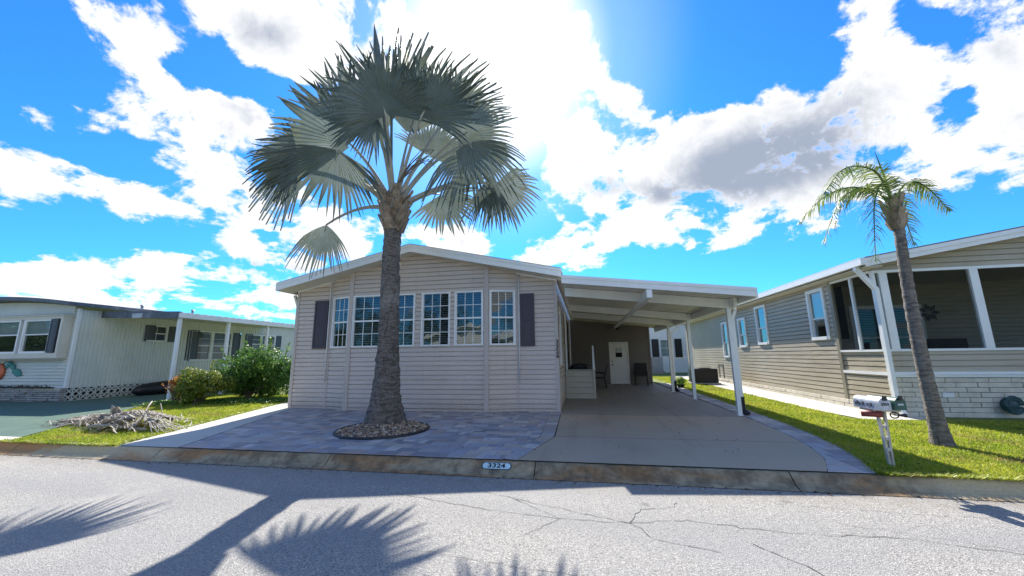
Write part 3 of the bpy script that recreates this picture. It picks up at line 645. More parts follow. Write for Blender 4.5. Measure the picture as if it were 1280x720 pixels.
st_.bar((BXa, HY0 - .01, .135), (BXb, BY - .01, .135), .04, .07); st_.bar((BXc, BY - .01, .135), (BXd, HY0 - .01, .135), .04, .07); st_.build('base_trim', 'trim_taupe', house)
for x in (BXa - .06, BXd + .07):
    c_ = MB(); c_.tube([(x, HY0 - .06, .88), (x, HY0 - .06, WT(x) - .03)], .014, 8); c_.tube([(x, HY0 - .06, WT(x) - .03), (x + (.7 if x < HC else -.0), HY0 - .09, WT(x) + (.10 if x < HC else -.02))], .012, 8)
    c_.build('conduit', 'white', house, smooth=True)
# roof: two slopes, white fascia and cream soffit
RY0 = 9.30; ex0, ex1 = -8.62, -.46; RT = lambda x: 4.60 - .222 * abs(x - HC)
rf = MB()
for xa, xb in ((ex0, HC), (HC, ex1)):
    za, zb = RT(xa), RT(xb)
    rf.hexa([(xa, RY0 + .02, za - .05), (xb, RY0 + .02, zb - .05), (xb, HY1 + .4, zb - .05), (xa, HY1 + .4, za - .05), (xa, RY0 - .02, za + .012), (xb, RY0 - .02, zb + .012), (xb, HY1 + .4, zb + .012), (xa, HY1 + .4, za + .012)])
roof = rf.build('roof', 'shingle', house)
fs_ = MB()
for xa, xb in ((ex0, HC), (HC, ex1)):
    za, zb = RT(xa), RT(xb)
    fs_.hexa([(xa, RY0, za - .21), (xb, RY0, zb - .21), (xb, RY0 + .03, zb - .21), (xa, RY0 + .03, za - .21), (xa, RY0, za - .012), (xb, RY0, zb - .012), (xb, RY0 + .03, zb - .012), (xa, RY0 + .03, za - .012)])
    fs_.hexa([(xa, RY0 - .02, za - .07), (xb, RY0 - .02, zb - .07), (xb, RY0, zb - .07), (xa, RY0, za - .07), (xa, RY0 - .02, za - .004), (xb, RY0 - .02, zb - .004), (xb, RY0, zb - .004), (xa, RY0, za - .004)])
fs_.box(ex0 - .02, ex0, RY0, HY1 + .4, RT(ex0) - .21, RT(ex0) - .01)
fs_.build('fascia', 'white', roof)
sf = MB()
for xa, xb in ((ex0 + .0, HC), (HC, ex1)):
    za, zb = RT(xa) - .185, RT(xb) - .185
    sf.quad((xa, RY0 + .03, za), (xb, RY0 + .03, zb), (xb, HY0 + .02, zb), (xa, HY0 + .02, za))
sf.quad((ex0, HY0, RT(ex0) - .2), (HX0 + .02, HY0, RT(ex0) - .2), (HX0 + .02, HY1, RT(ex0) - .2), (ex0, HY1, RT(ex0) - .2))
sf.build('soffit', 'cream', roof)
for xa, xb, y in ((HX0, BXa, HY0 - .03), (BXd, HX1, HY0 - .03)):   # thin white frieze where soffit meets wall
    fz = MB(); fz.bar((xa, y, WT(xa) - .03), (xb, y, WT(xb) - .03), .03, .035); fz.build('frieze', 'white', house)
dp = MB(); dp.bar((ex0 + .06, HY0 - .0, RT(ex0) - .25), (HX0 - .03, HY0 + .06, 3.1), .06, .08, (0, 1, 0)); dp.bar((HX0 - .04, HY0 + .06, 3.12), (HX0 - .04, HY0 + .06, .2), .06, .08, (0, 1, 0)); dp.build('downspout', 'cream', house)
for k, ch in enumerate('3324'):
    o_ = text(ch, .15, 'black', house, (-.70 + .035, HY0 - .040, 1.90 - k * .125), (1, 0, 0), (0, 0, 1), 'house_number', .004)
side_w = window(house, (HX1, HY0, 0), (0, 1, 0), (1, 0, 0), .75, 1.3, 1.3, 2.9, fw=.05, blinds=False)

# ================================================================== CARPORT
cp = thing('carport', 'white aluminium carport roof on slim posts over the concrete drive beside the taupe home', 'carport', (1.5, 9.8, G))
CT = lambda x: 3.315 - .118 * x      # roof top height
CX0, CX1, CY0, CY1 = -.43, 3.60, 8.65, 19.9
def slopebox(mb, x0, x1, y0, y1, d0, d1):
    mb.hexa([(x0, y0, CT(x0) + d0), (x1, y0, CT(x1) + d0), (x1, y1, CT(x1) + d0), (x0, y1, CT(x0) + d0), (x0, y0, CT(x0) + d1), (x1, y0, CT(x1) + d1), (x1, y1, CT(x1) + d1), (x0, y1, CT(x0) + d1)])
b_ = MB(); slopebox(b_, CX0, CX1, CY0 + .03, CY1, -.07, 0); 
for i in range(1, 36): x = CX0 + (CX1 - CX0) * i / 36; slopebox(b_, x - .008, x + .008, CY0 + .05, CY1 - .05, -.082, -.0695)
b_.build('roof_panel', 'soffit', cp)
b_ = MB(); slopebox(b_, CX0, CX1 + .02, CY0 - .02, CY0 + .03, -.17, .015); slopebox(b_, CX0, CX1 + .03, CY0 - .035, CY0 - .0205, -.05, .02); b_.build('fascia', 'white', cp)
b_ = MB(); slopebox(b_, CX1, CX1 + .06, CY0 + .03, CY1, -.19, -.01); b_.build('gutter', 'white', cp)
for y in (9.80, 13.1, 15.5): b_ = MB(); slopebox(b_, CX0 + .02, 3.465, y - .05, y + .05, -.30, -.083); b_.build('beam', 'white', cp)
b_ = MB(); slopebox(b_, 1.42, 1.54, 9.6, CY1 - .7, -.36, -.3015); b_.build('beam', 'white', cp)
b_ = MB(); slopebox(b_, 3.47, 3.55, 9.5, CY1, -.27, -.083); b_.build('beam', 'white', cp)
b_ = MB(); b_.obox((0, 0, 0), (1, 0, 0), (0, 1, 0), (0, 0, 1), 1.42, 1.54, 8.63, 9.6, CT(1.48) - .36, CT(1.48) - .18); b_.build('beam_end', 'white', cp)
for i, (y, px_) in enumerate(((9.80, 3.44), (13.1, 3.36), (15.5, 3.24))):
    p_ = MB(); p_.box(px_ - .045, px_ + .045, y - .045, y + .045, .155, CT(px_) - .30); p_.box(px_ - .06, px_ + .06, y - .06, y + .06, .155, .17); p_.build('post', 'white', cp)
    if i != 1:
        d_ = MB(); gx = CX1 + .02; dxx = px_ + .11
        d_.bar((gx, y + .1, CT(3.6) - .19), (gx, y + .1, CT(3.6) - .33), .07, .05, (0, 1, 0)); d_.bar((gx, y + .1, CT(3.6) - .32), (dxx, y + .1, CT(3.6) - .52), .07, .05, (0, 1, 0)); d_.bar((dxx, y + .1, CT(3.6) - .5), (dxx, y + .1, .50), .065, .065, (0, 1, 0))
        dso = d_.build('downspout', 'white', cp)
        e_ = MB(); pts = [(dxx, y + .1, .56 - k * .02) for k in range(16)] + [(dxx + .03, y + .06, .22), (dxx + .08, y + .0, .18)]
        e_.tube(pts, [.055 if k % 2 else .065 for k in range(len(pts))], 10); e_.build('drain_boot', 'black', dso)

# ================================================================== SHED at the end of the carport
shed = thing('utility_shed', 'brownish sided shed wall closing the back of the carport with a white half glazed door', 'shed', (1.2, 19.2, G))
s_ = MB(); DX0, DX1 = 1.22, 2.12
siding(s_, (0, 19.2, 0), (1, 0, 0), (0, -1, 0), .15, 3.32, lambda z: -.62, lambda z: min(3.12, (3.24 - z) / .118), [(DX0, DX1, .15, 2.16)], lap=.11)
siding(s_, (3.12, 19.2, 0), (0, 1, 0), (1, 0, 0), .15, 2.95, lambda z: 0, lambda z: 4.0, lap=.11)
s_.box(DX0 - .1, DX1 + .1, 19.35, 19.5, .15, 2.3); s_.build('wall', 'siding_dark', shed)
b_ = MB(); b_.box(3.07, 3.14, 19.16, 19.2, .15, 2.93); b_.build('corner_trim', 'siding_dark', shed)
fr_ = MB(); fr_.box(DX0, DX0 + .05, 19.17, 19.28, .16, 2.16); fr_.box(DX1 - .05, DX1, 19.17, 19.28, .16, 2.16); fr_.box(DX0 + .05, DX1 - .05, 19.17, 19.28, 2.11, 2.16); fr_.build('door_frame', 'white', shed)
d_ = MB(); d_.box(DX0 + .055, DX1 - .055, 19.20, 19.24, .18, 2.10); door = d_.build('door', 'white', shed)
w_ = MB(); w_.box(1.48, 1.86, 19.185, 19.205, 1.40, 1.92); w_.build('window_frame', 'white', door)
w_ = MB(); w_.box(1.52, 1.82, 19.178, 19.19, 1.44, 1.66); w_.build('pane', 'dark_void', door)
w_ = MB(); w_.box(1.52, 1.66, 19.178, 19.19, 1.68, 1.88); w_.box(1.68, 1.82, 19.178, 19.19, 1.68, 1.88); w_.build('pane', 'glass', door)
w_ = MB(); w_.tube([(1.34, 19.2, 1.08), (1.34, 19.14, 1.08)], [.02, .035], 10); w_.tube([(1.34, 19.2, 1.24), (1.34, 19.17, 1.24)], .028, 10); w_.build('handle', 'dark_metal', door, smooth=True)

# ---- low walled side porch
sp_ = thing('side_porch', 'low cream board half wall with a white end post under the carport roof', 'porch', (-.15, 13.1, G))
b_ = MB(); siding(b_, (0, 13.05, 0), (1, 0, 0), (0, -1, 0), .15, 1.05, lambda z: -.62, lambda z: .28, lap=.18, proud=.02, gr=.12)
siding(b_, (.33, 13.05, 0), (0, 1, 0), (1, 0, 0), .15, 1.05, lambda z: 0, lambda z: 3.2, lap=.18, proud=.02, gr=.12); b_.build('wall', 'lap_cream', sp_)
b_ = MB(); b_.box(.27, .345, 13.01, 13.09, .15, 1.06); b_.box(-.63, .36, 13.0, 13.1, 1.06, 1.085); b_.box(.28, .37, 13.1, 16.3, 1.06, 1.085); b_.build('cap_rail', 'lap_cream', sp_)
b_ = MB(); b_.box(-.60, -.54, 13.02, 13.08, 1.085, 3.05); b_.build('post', 'white', sp_)
b_ = MB(); b_.hexa([(.27, 13.04, 1.085), (.35, 13.04, 1.085), (.35, 13.30, 1.085), (.27, 13.30, 1.085), (.285, 13.04, 1.86), (.325, 13.04, 1.86), (.325, 13.12, 1.86), (.285, 13.12, 1.86)]); b_.build('end_post', 'white', sp_)
b_ = MB(); b_.box(-.62, -.60, 13.4, 16.3, .16, 2.9); b_.build('dark_shade_sheet', 'dark_void', sp_)  # near-black sheet: shade on the house side wall put in as colour
# grill behind the half wall
gr = thing('covered_grill', 'black covered grill standing behind the cream half wall of the side porch', 'grill', (-.2, 14.0, G))
b_ = MB(); n_ = 14
pts = []
for k, (zz, hx, hy) in enumerate(((.16, .36, .26), (.75, .38, .28), (1.02, .37, .27), (1.2, .30, .22), (1.26, .12, .1))):
    pts.append([( -.17 + hx * (abs(math.cos(a)) ** .5) * math.copysign(1, math.cos(a)), 13.9 + hy * (abs(math.sin(a)) ** .5) * math.copysign(1, math.sin(a)), zz + .015 * math.sin(3 * a)) for a in [2 * math.pi * j / n_ for j in range(n_)]])
for A_, B_ in zip(pts[:-1], pts[1:]):
    for j in range(n_): b_.quad(A_[j], A_[(j + 1) % n_], B_[(j + 1) % n_], B_[j])
b_.poly(pts[-1]); b_.build('cover', 'black', gr, smooth=True)
b_ = MB(); b_.box(-.60, -.50, 13.75, 14.05, 1.0, 1.03); b_.tube([(-.45, 13.6, 1.12), (.1, 13.6, 1.12)], .015, 8); b_.build('handle', 'dark_metal', gr)

def chair(loc, rz, label):
    t = thing('patio_chair', label, 'chair', loc, 'patio chairs under the carport')
    T = Matrix.Translation(loc) @ Matrix.Rotation(rz, 4, 'Z'); Q = lambda x, y, z: T @ Vector((x, y, z))
    def leg(p, q): b = MB(); b.tube([Q(*p), Q(*q)], .014, 8); b.build('leg', 'dark_metal', t, smooth=True)
    for s in (-1, 1):
        leg((s * .27, -.26, 0), (s * .27, -.24, .62)); leg((s * .26, .30, 0), (s * .25, .20, .46))
        a = MB(); a.tube([Q(s * .27, -.24, .62), Q(s * .27, 0, .65), Q(s * .26, .24, .60)], .02, 8); a.build('armrest', 'dark_metal', t, smooth=True)
    b = MB(); b.hexa([Q(-.25, -.25, .42), Q(.25, -.25, .42), Q(.25, .22, .40), Q(-.25, .22, .40), Q(-.25, -.25, .45), Q(.25, -.25, .45), Q(.25, .22, .43), Q(-.25, .22, .43)]); b.build('seat', 'cushion', t)
    b = MB(); b.hexa([Q(-.24, .20, .44), Q(.24, .20, .44), Q(.24, .23, .44), Q(-.24, .23, .44), Q(-.24, .34, .98), Q(.24, .34, .98), Q(.24, .37, .98), Q(-.24, .37, .98)]); b.build('backrest', 'cushion', t)
    b = MB(); b.tube([Q(-.25, .21, .40), Q(-.25, .36, 1.0), Q(.25, .36, 1.0), Q(.25, .21, .40)], .016, 8); b.build('back_frame', 'dark_metal', t, smooth=True)
    return t
chair((2.55, 18.6, .157), R(-8), 'dark sling patio chair right of the white shed door')
chair((.62, 17.2, .157), R(-95), 'dark sling patio chair seen from the side, left of the white shed door')
fn = thing('ceiling_fan', 'small dark ceiling fan hanging under the carport roof above the shed door', 'fan', (1.6, 18.4, 2.75))
b_ = MB(); b_.tube([(1.6, 18.4, 3.1), (1.6, 18.4, 2.85)], .015, 8); b_.build('rod', 'dark_metal', fn)
b_ = MB(); b_.tube([(1.6, 18.4, 2.86), (1.6, 18.4, 2.82), (1.6, 18.4, 2.74), (1.6, 18.4, 2.70)], [.04, .09, .09, .05], 12); b_.build('motor', 'dark_metal', fn, smooth=True)
for k in range(4):
    a = R(20 + 90 * k); d_ = Vector((math.cos(a), math.sin(a), 0)); b_ = MB(); b_.bar(Vector((1.6, 18.4, 2.79)) + d_ * .09, Vector((1.6, 18.4, 2.77)) + d_ * .45, .11, .01); b_.build('blade', 'dark_metal', fn)

# ================================================================== KERB NUMBER PLATE
kp = thing('kerb_number_plate', 'pale blue painted house number oval on the dark kerb in front of the pavers', 'number plate', (-1.22, 5.31, .09))
O_ = Vector((-1.22, 5.308, .093)); U_ = Vector((1, 0, 0)); V_ = Vector((0, .065, .063)).normalized(); N_ = U_.cross(V_)
def rr(w2, h2, r, off):
    pts = []
    for cx, cy, a0 in ((w2 - r, h2 - r, 0), (-w2 + r, h2 - r, 90), (-w2 + r, -h2 + r, 180), (w2 - r, -h2 + r, 270)):
        for k in range(6): a = R(a0 + 18 * k); pts.append(O_ + U_ * (cx + r * math.cos(a)) + V_ * (cy + r * math.sin(a)) + N_ * off)
    return pts
M['plate_blue'] = simple('pale_blue_paint', (.50, .68, .72), .6, .1, 12, 60, .05); M['plate_edge'] = simple('dark_blue_edge', (.03, .08, .11), .6, .1, 12, 60, .05)
b_ = MB(); b_.poly(rr(.205, .052, .045, .006)); b_.build('plate_border', 'plate_edge', kp)
b_ = MB(); b_.poly(rr(.19, .042, .038, .009)); b_.build('plate', 'plate_blue', kp)
text('3324', .085, 'black', kp, O_ + N_ * .011 + U_ * 0, U_ * 1, V_, 'digits', .001)
for o_ in kp.children:
    if o_.name.startswith('digits'):
        for v in o_.data.vertices: v.co.x = v.co.x * 1.45

# ================================================================== RIGHT HOUSE
rh = thing('neighbour_house', 'olive sided home with screened corner porch on a pale block base', 'house', (9, 10.1, G))
NX, NY = 6.74, 10.1; NPK = 11.6
NR = lambda x: 3.66 + .165 * (x - 6.45) if x < NPK else 3.66 + .165 * (2 * NPK - 6.45 - x)
wl = MB()
wins = [(11.96, 12.80, 1.90, 3.36), (15.50, 16.40, 1.86, 3.34), (17.40, 18.20, 1.80, 3.04), (19.5, 20.25, 1.36, 3.03)]
# side wall faces -X: walk from far to near
siding(wl, (NX, 27, 0), (0, -1, 0), (-1, 0, 0), .36, 3.46, lambda z: 0, lambda z: 27 - 11.66, [(27 - b, 27 - a, c, d) for a, b, c, d in wins], lap=.125)
siding(wl, (NX, 11.66, 0), (0, -1, 0), (-1, 0, 0), .36, 1.02, lambda z: 0, lambda z: 1.56, lap=.125)
siding(wl, (NX + .02, 11.66, 0), (0, -1, 0), (-1, 0, 0), 1.09, 1.55, lambda z: 0, lambda z: 1.56, lap=.125)
siding(wl, (NX, NY, 0), (1, 0, 0), (0, -1, 0), 1.10, 1.55, lambda z: 0, lambda z: 9, lap=.125)
siding(wl, (NX, NY, 0), (1, 0, 0), (0, -1, 0), 3.42, 4.4, lambda z: max(0, (z + .15 - 3.66) / .165 + 6.45 - NX), lambda z: 9, lap=.125)
siding(wl, (NX, 13.0, 0), (1, 0, 0), (0, -1, 0), .2, 3.6, lambda z: 0, lambda z: 9, [(1.15, 3.0, 1.0, 2.9)], lap=.125)
wl.build('wall', 'olive', rh)
for (a, b, c, d) in wins:
    window(rh, (NX, 27, 0), (0, -1, 0), (-1, 0, 0), 27 - b, 27 - a, c, d, cols=1, rows=1, fw=.09, grille=False, blinds=False, shade='curtain' if a < 12 else None, split=.42, proud=.05)
window(rh, (NX, 13.0, 0), (1, 0, 0), (0, -1, 0), 1.15, 3.0, 1.0, 2.9, fw=.1, blinds=True, grille=False, label='window on the inner wall of the screened porch')
b_ = MB(); b_.box(NX + .0, NX + 9, NY + .05, 13.0, .17, .2); b_.build('porch_floor', 'carport_floor', rh)
b_ = MB(); b_.quad((NX, NY + .05, 3.5), (NX + 9, NY + .05, 3.5), (NX + 9, 13, 3.5), (NX, 13, 3.5)); b_.build('porch_ceiling', 'olive', rh)
b_ = MB(); b_.box(NX - .03, NX + .05, 11.62, 11.74, .3, 3.46); b_.build('corner_trim', 'olive_trim', rh)
# rails, bands and posts, all white
tb = MB(); tb.box(NX - .04, NX + 9, NY - .06, NY + .02, .985, 1.10); tb.box(NX - .02, NX + 9, NY - .075, NY - .0605, 1.04, 1.06); tb.box(NX - .04, NX + .0, NY + .02, 11.62, 1.02, 1.085); tb.build('base_band', 'white', rh)
tb = MB(); tb.box(NX - .03, NX + 9, NY - .04, NY + .03, 1.55, 1.60); tb.box(NX - .03, NX + .02, NY + .03, 11.62, 1.55, 1.60); tb.build('sill_rail', 'white', rh)
tb = MB(); tb.box(NX - .03, NX + 9, NY - .04, NY + .03, 3.36, 3.42); tb.box(NX - .03, NX + .02, NY + .03, 11.62, 3.38, 3.44); tb.build('head_rail', 'white', rh)
for x0, x1 in ((NX + .10, NX + .26), (8.60, 8.76), (10.45, 10.61), (12.3, 12.46)):
    tb = MB(); tb.box(x0, x1, NY - .045, NY + .04, 1.60, 3.36); tb.build('post', 'white', rh)
for y0, y1 in ((NY - .03, NY + .05), (10.82, 10.88)):
    tb = MB(); tb.box(NX - .035, NX + .03, y0, y1, 1.60, 3.38); tb.build('post', 'white', rh)
tb = MB(); tb.quad((NX, NY + .0, 1.6), (NX + 9, NY + .0, 1.6), (NX + 9, NY + .0, 3.36), (NX, NY + .0, 3.36)); tb.quad((NX + .01, NY + .05, 1.6), (NX + .01, 11.62, 1.6), (NX + .01, 11.62, 3.38), (NX + .01, NY + .05, 3.38)); tb.build('insect_screen', 'screen', rh)
# block base
sb = MB(); sb.box(NX + .03, NX + 9, NY + .03, NY + .08, .1, .985, 1); sb.box(NX - .02, NX + .05, NY + .05, 27, .1, .36, 1)
for j in range(8):
    z0 = .145 + j * .105; x = NX - .0 - (j % 2) * .20 - random.uniform(0, .05)
    while x < NX + 9:
        x2 = x + .40; a_ = max(x, NX - .03); dp_ = random.uniform(0, .02)
        if x2 > a_ + .05: sb.box(a_, x2 - .012, NY - .02 - dp_, NY + .06, z0, z0 + .094, 0)
        x = x2
for j in range(2):
    y = NY + .07 - (j % 2) * .2; z0 = .145 + j * .105
    while y < 27: sb.box(NX - .05 - random.uniform(0, .012), NX + .0, max(y, NY + .065), y + .388, z0, z0 + .094, 0); y += .4
sb.build('block_base', ['stone_block', 'mortar'], rh)
# roof
rb = MB(); RY = 9.72
for xa, xb in ((6.40, NPK), (NPK, 16.6)):
    za, zb = NR(xa), NR(xb)
    rb.hexa([(xa, RY + .02, za - .04), (xb, RY + .02, zb - .04), (xb, 27.3, zb - .04), (xa, 27.3, za - .04), (xa, RY - .02, za + .03), (xb, RY - .02, zb + .03), (xb, 27.3, zb + .03), (xa, 27.3, za + .03)])
rroof = rb.build('roof', 'shingle', rh)
fb = MB()
for xa, xb in ((6.40, NPK), (NPK, 16.6)):
    za, zb = NR(xa), NR(xb)
    fb.hexa([(xa, RY, za - .19), (xb, RY, zb - .19), (xb, RY + .03, zb - .19), (xa, RY + .03, za - .19), (xa, RY, za), (xb, RY, zb), (xb, RY + .03, zb), (xa, RY + .03, za)])
    fb.hexa([(xa, RY - .025, za - .09), (xb, RY - .025, zb - .09), (xb, RY, zb - .09), (xa, RY, za - .09), (xa, RY - .025, za), (xb, RY - .025, zb), (xb, RY, zb), (xa, RY, za)])
fb.build('fascia', 'white', rroof)
gb = MB(); gx0, gx1 = 6.29, 6.40
gb.box(gx0, gx1, RY - .02, 27.3, 3.50, 3.515); gb.box(gx0, gx0 + .01, RY - .02, 27.3, 3.515, 3.65); gb.box(gx0, gx1, RY - .03, RY - .0205, 3.50, 3.65); gb.box(gx0, gx0 + .022, RY - .02, 27.3, 3.645, 3.665); gb.box(gx1 - .01, gx1, RY, 27.3, 3.515, 3.62); gb.build('gutter', 'white', rroof)
sb_ = MB(); sb_.box(6.40, NX + .0, RY + .03, 27.2, 3.46, 3.475)
za, zb = NR(NX) - .15, NR(NPK) - .15; sb_.quad((NX, RY + .03, za), (NPK, RY + .03, zb), (NPK, NY, zb), (NX, NY, za)); sb_.build('soffit', 'cream', rroof)
ds = MB(); ds.bar((6.36, NY - .12, 3.50), (6.36, NY - .12, 3.42), .08, .10, (0, 1, 0)); ds.bar((6.36, NY - .12, 3.44), (6.70, NY - .1, 2.95), .08, .10, (0, 1, 0)); ds.bar((6.69, NY - .1, 3.0), (6.69, NY - .1, .5), .08, .10, (0, 1, 0)); ds.bar((6.69, NY - .1, .55), (6.75, NY - .16, .2), .08, .10, (0, 1, 0)); ds.build('downspout', 'white', rh)
b_ = MB(); b_.box(7.62, 7.82, NY - .05, NY - .03, .56, .66); b_.build('vent', 'white', rh)
b_ = MB(); y_ = 20.6; b_.box(NX - .04, NX - .01, y_, y_ + .05, .3, 1.0); b_.box(NX - .04, NX - .01, y_ + .6, y_ + .65, .3, 1.0); b_.box(NX - .04, NX - .01, y_, y_ + .65, 1.0, 1.05); b_.build('access_hatch', 'olive_trim', rh)
# things in the screened porch
lt = thing('wall_lantern', 'dark lantern hung inside the screened porch near its side opening', 'lantern', (7.1, 12.9, 2.2))
b_ = MB(); b_.box(7.72 - .6, 7.88 - .6, 12.72, 12.88, 2.1, 2.12); b_.box(7.75 - .6, 7.85 - .6, 12.75, 12.85, 2.12, 2.35); b_.tube([(7.2, 12.8, 2.35), (7.2, 12.8, 2.42)], [.09, .02], 8); b_.box(7.19, 7.21, 12.8, 13.0, 2.42, 2.44); b_.build('housing', 'black', lt)
wa = MB(); c0 = Vector((9.9, 12.95, 2.65))
for k in range(7):
    a = R(51 * k); d_ = Vector((math.cos(a), 0, math.sin(a))); sd_ = Vector((-d_.z, 0, d_.x)); p = c0 + d_ * .05
    wa.poly([p, p + d_ * .10 + sd_ * .06, p + d_ * .22, p + d_ * .10 - sd_ * .06])
    wa.poly([q + Vector((0, .01, 0)) for q in reversed([p, p + d_ * .10 + sd_ * .06, p + d_ * .22, p + d_ * .10 - sd_ * .06])])
tag(wa.build('wall_ornament', 'black', loc=(9.9, 12.95, 2.65)), 'dark leaf shaped metal ornament on the inner wall of the screened porch', 'ornament')
ch2 = thing('porch_sofa', 'dark cushioned sofa back seen over the sill of the screened porch', 'sofa', (9.1, 11.6, .2))
b_ = MB(); b_.box(8.3, 9.3, 11.3, 11.5, .4, 1.85); b_.build('backrest', 'cushion', ch2)
b_ = MB(); b_.box(8.3, 9.3, 11.5, 12.1, .3, .9); b_.build('seat', 'cushion', ch2)
tb2 = thing('porch_table', 'white topped table behind the sill of the screened porch', 'table', (8.0, 11.3, .2))
b_ = MB(); b_.box(7.6, 8.2, 11.0, 11.6, 1.58, 1.62); b_.build('table_top', 'white', tb2); b_ = MB(); b_.tube([(7.9, 11.3, .2), (7.9, 11.3, 1.58)], .03, 8); b_.build('pedestal', 'dark_metal', tb2)
# hose pot on the wall
hr = thing('hose_reel', 'round dark teal coiled hose hung on the pale block base of the olive house', 'hose', (8.74, 9.95, .4))
b_ = MB(); b_.tube([(8.74, 10.05, .42), (8.74, 9.98, .42), (8.74, 9.92, .42)], [.145, .13, .08], 20); b_.build('holder', 'hose', hr, smooth=True)
for k in range(5):
    b_ = MB(); r_ = .09 + .019 * k; b_.tube([(8.74 + r_ * math.cos(a), 9.93 - .012 * (k % 2) + random.uniform(-.01, .01), .42 + r_ * 1.1 * math.sin(a)) for a in [R(15 * q) for q in range(24)]], .014, 6); b_.build('hose_coil', 'hose', hr, smooth=True)
# AC unit
ac = thing('air_conditioner', 'black boxy air conditioner on the pale path beside the olive house wall', 'air conditioner', (5.6, 20, G))
b_ = MB(); b_.box(5.05, 6.1, 19.5, 20.4, .21, .86); b_.build('casing', 'black', ac)
b_ = MB()
for k in range(11): b_.box(5.04, 6.11, 19.47, 19.5, .25 + k * .052, .272 + k * .052); b_.box(5.02, 5.05, 19.5, 20.4, .25 + k * .052, .272 + k * .052)
b_.build('louvre', 'dark_metal', ac)
b_ = MB(); b_.box(4.98, 6.18, 19.4, 20.5, .156, .21); b_.build('pad', 'walk', ac)
b_ = MB(); b_.tube([(5.6, 19.95, .86), (5.6, 19.95, .90)], [.36, .33], 20); b_.build('fan_grille', 'dark_metal', ac)

# ================================================================== LEFT HOUSE
lh = thing('mobile_home', 'pale ribbed aluminium mobile home with dark roof edge and slate shutters', 'mobile home', (-18.3, 10.8, G))
LX, LY = -18.3, 10.8
b_ = MB()          # ribbed side wall (vertical ribs)
lw_ = [(13.05, 14.3, 2.36, 3.05), (14.95, 17.6, 1.52, 2.95), (18.0, 20.5, 1.85, 2.93)]
y = LY
while y < 27:
    y2 = y + .13; segs = [(.62, 3.45)]
    for a, b, c, d in lw_:
        if a - .06 < y + .06 < b + .06: segs = [(.62, c), (d, 3.45)]
    for c, d in segs:
        b_.quad((LX, y, c), (LX, y + .085, c), (LX, y + .085, d), (LX, y, d)); b_.quad((LX, y + .085, c), (LX - .02, y + .10, c), (LX - .02, y + .10, d), (LX, y + .085, d))
        b_.quad((LX - .02, y + .10, c), (LX - .02, y + .115, c), (LX - .02, y + .115, d), (LX - .02, y + .10, d)); b_.quad((LX - .02, y + .115, c), (LX, y2, c), (LX, y2, d), (LX - .02, y + .115, d))
    y = y2
siding(b_, (LX, LY, 0), (-1, 0, 0), (0, -1, 0), .62, 3.5, lambda z: 0, lambda z: 8, [(.3, 7.5, 1.85, 3.1)], lap=.115, proud=.02, gr=.28)
b_.build('wall', 'aluminium', lh)
b_ = MB(); b_.box(LX - .07, LX + .015, LY - .03, LY + .06, .61, 3.48); b_.build('corner_trim', 'white', lh)
b_ = MB()          # projecting window box
PY = 10.5
b_.box(LX - 8, LX - .22, PY, LY - .02, 1.68, 1.86); b_.box(LX - 8, LX - .22, PY, LY - .02, 3.10, 3.20); b_.box(LX - .32, LX - .22, PY, LY - .02, 1.86, 3.10)
b_.box(LX - 8, LX - .16, PY - .05, LY - .02, 3.20, 3.235); b_.hexa([(LX - 8, LY - .2, 1.6), (LX - .3, LY - .2, 1.6), (LX - .3, LY, 1.6), (LX - 8, LY, 1.6), (LX - 8, PY, 1.68), (LX - .22, PY, 1.68), (LX - .22, LY, 1.68), (LX - 8, LY, 1.68)]); b_.build('window_box', 'cream', lh)
for a, b in ((.78, 2.15), (2.3, 3.7), (3.85, 5.25), (5.4, 6.8)):
    window(lh, (LX, PY + .07, 0), (-1, 0, 0), (0, -1, 0), a, b, 1.86, 3.10, fw=.07, grille=False, blinds=False, shade='curtain', split=.55, depth=.08)
shutter(lh, (LX, PY + .02, 0), (-1, 0, 0), (0, -1, 0), .40, .74, 1.88, 3.08, 'shutter_blue')
for (a, b, c, d), mull in zip(lw_, (0, 1, 1)):
    O3, U3, N3 = (LX, 27, 0), (0, -1, 0), (1, 0, 0)
    sw = .36 if a < 14 else .42
    shutter(lh, O3, U3, N3, 27 - a - sw, 27 - a, c, d, 'shutter_blue'); shutter(lh, O3, U3, N3, 27 - b, 27 - b + sw, c, d, 'shutter_blue')
    if mull:
        m_ = (a + sw * .0 + b - sw) / 2
        window(lh, O3, U3, N3, 27 - m_, 27 - a - .01, c, d, cols=1, rows=2, fw=.06); window(lh, O3, U3, N3, 27 - b + sw + .01, 27 - m_ - .01, c, d, cols=1, rows=2, fw=.06)
    else: window(lh, O3, U3, N3, 27 - b + sw, 27 - a - .01, c, d, cols=2, rows=1, fw=.05, blinds=False)
b_ = MB()          # gently bowed roof with a dark edge
RPX = LX - 4.0; LR = lambda x: 3.98 - .017 * (x - RPX) ** 2
xs = [LX + .32 - i * .5 for i in range(18)]
for xa, xb in zip(xs[1:], xs[:-1]):
    b_.hexa([(xa, 10.25, LR(xa) - .13), (xb, 10.25, LR(xb) - .13), (xb, 27.3, LR(xb) - .13), (xa, 27.3, LR(xa) - .13), (xa, 10.25, LR(xa)), (xb, 10.25, LR(xb)), (xb, 27.3, LR(xb)), (xa, 27.3, LR(xa))])
lroof = b_.build('roof', 'dark_roof', lh)
b_ = MB()
for xa, xb in zip(xs[1:], xs[:-1]):
    if xb < LX + .1: b_.hexa([(xa, LY - .05, 3.3), (xb, LY - .05, 3.3), (xb, LY + .05, 3.3), (xa, LY + .05, 3.3), (xa, LY - .05, LR(xa) - .165), (xb, LY - .05, LR(xb) - .165), (xb, LY + .05, LR(xb) - .165), (xa, LY + .05, LR(xa) - .165)])
b_.build('gable_panel', 'aluminium', lh)
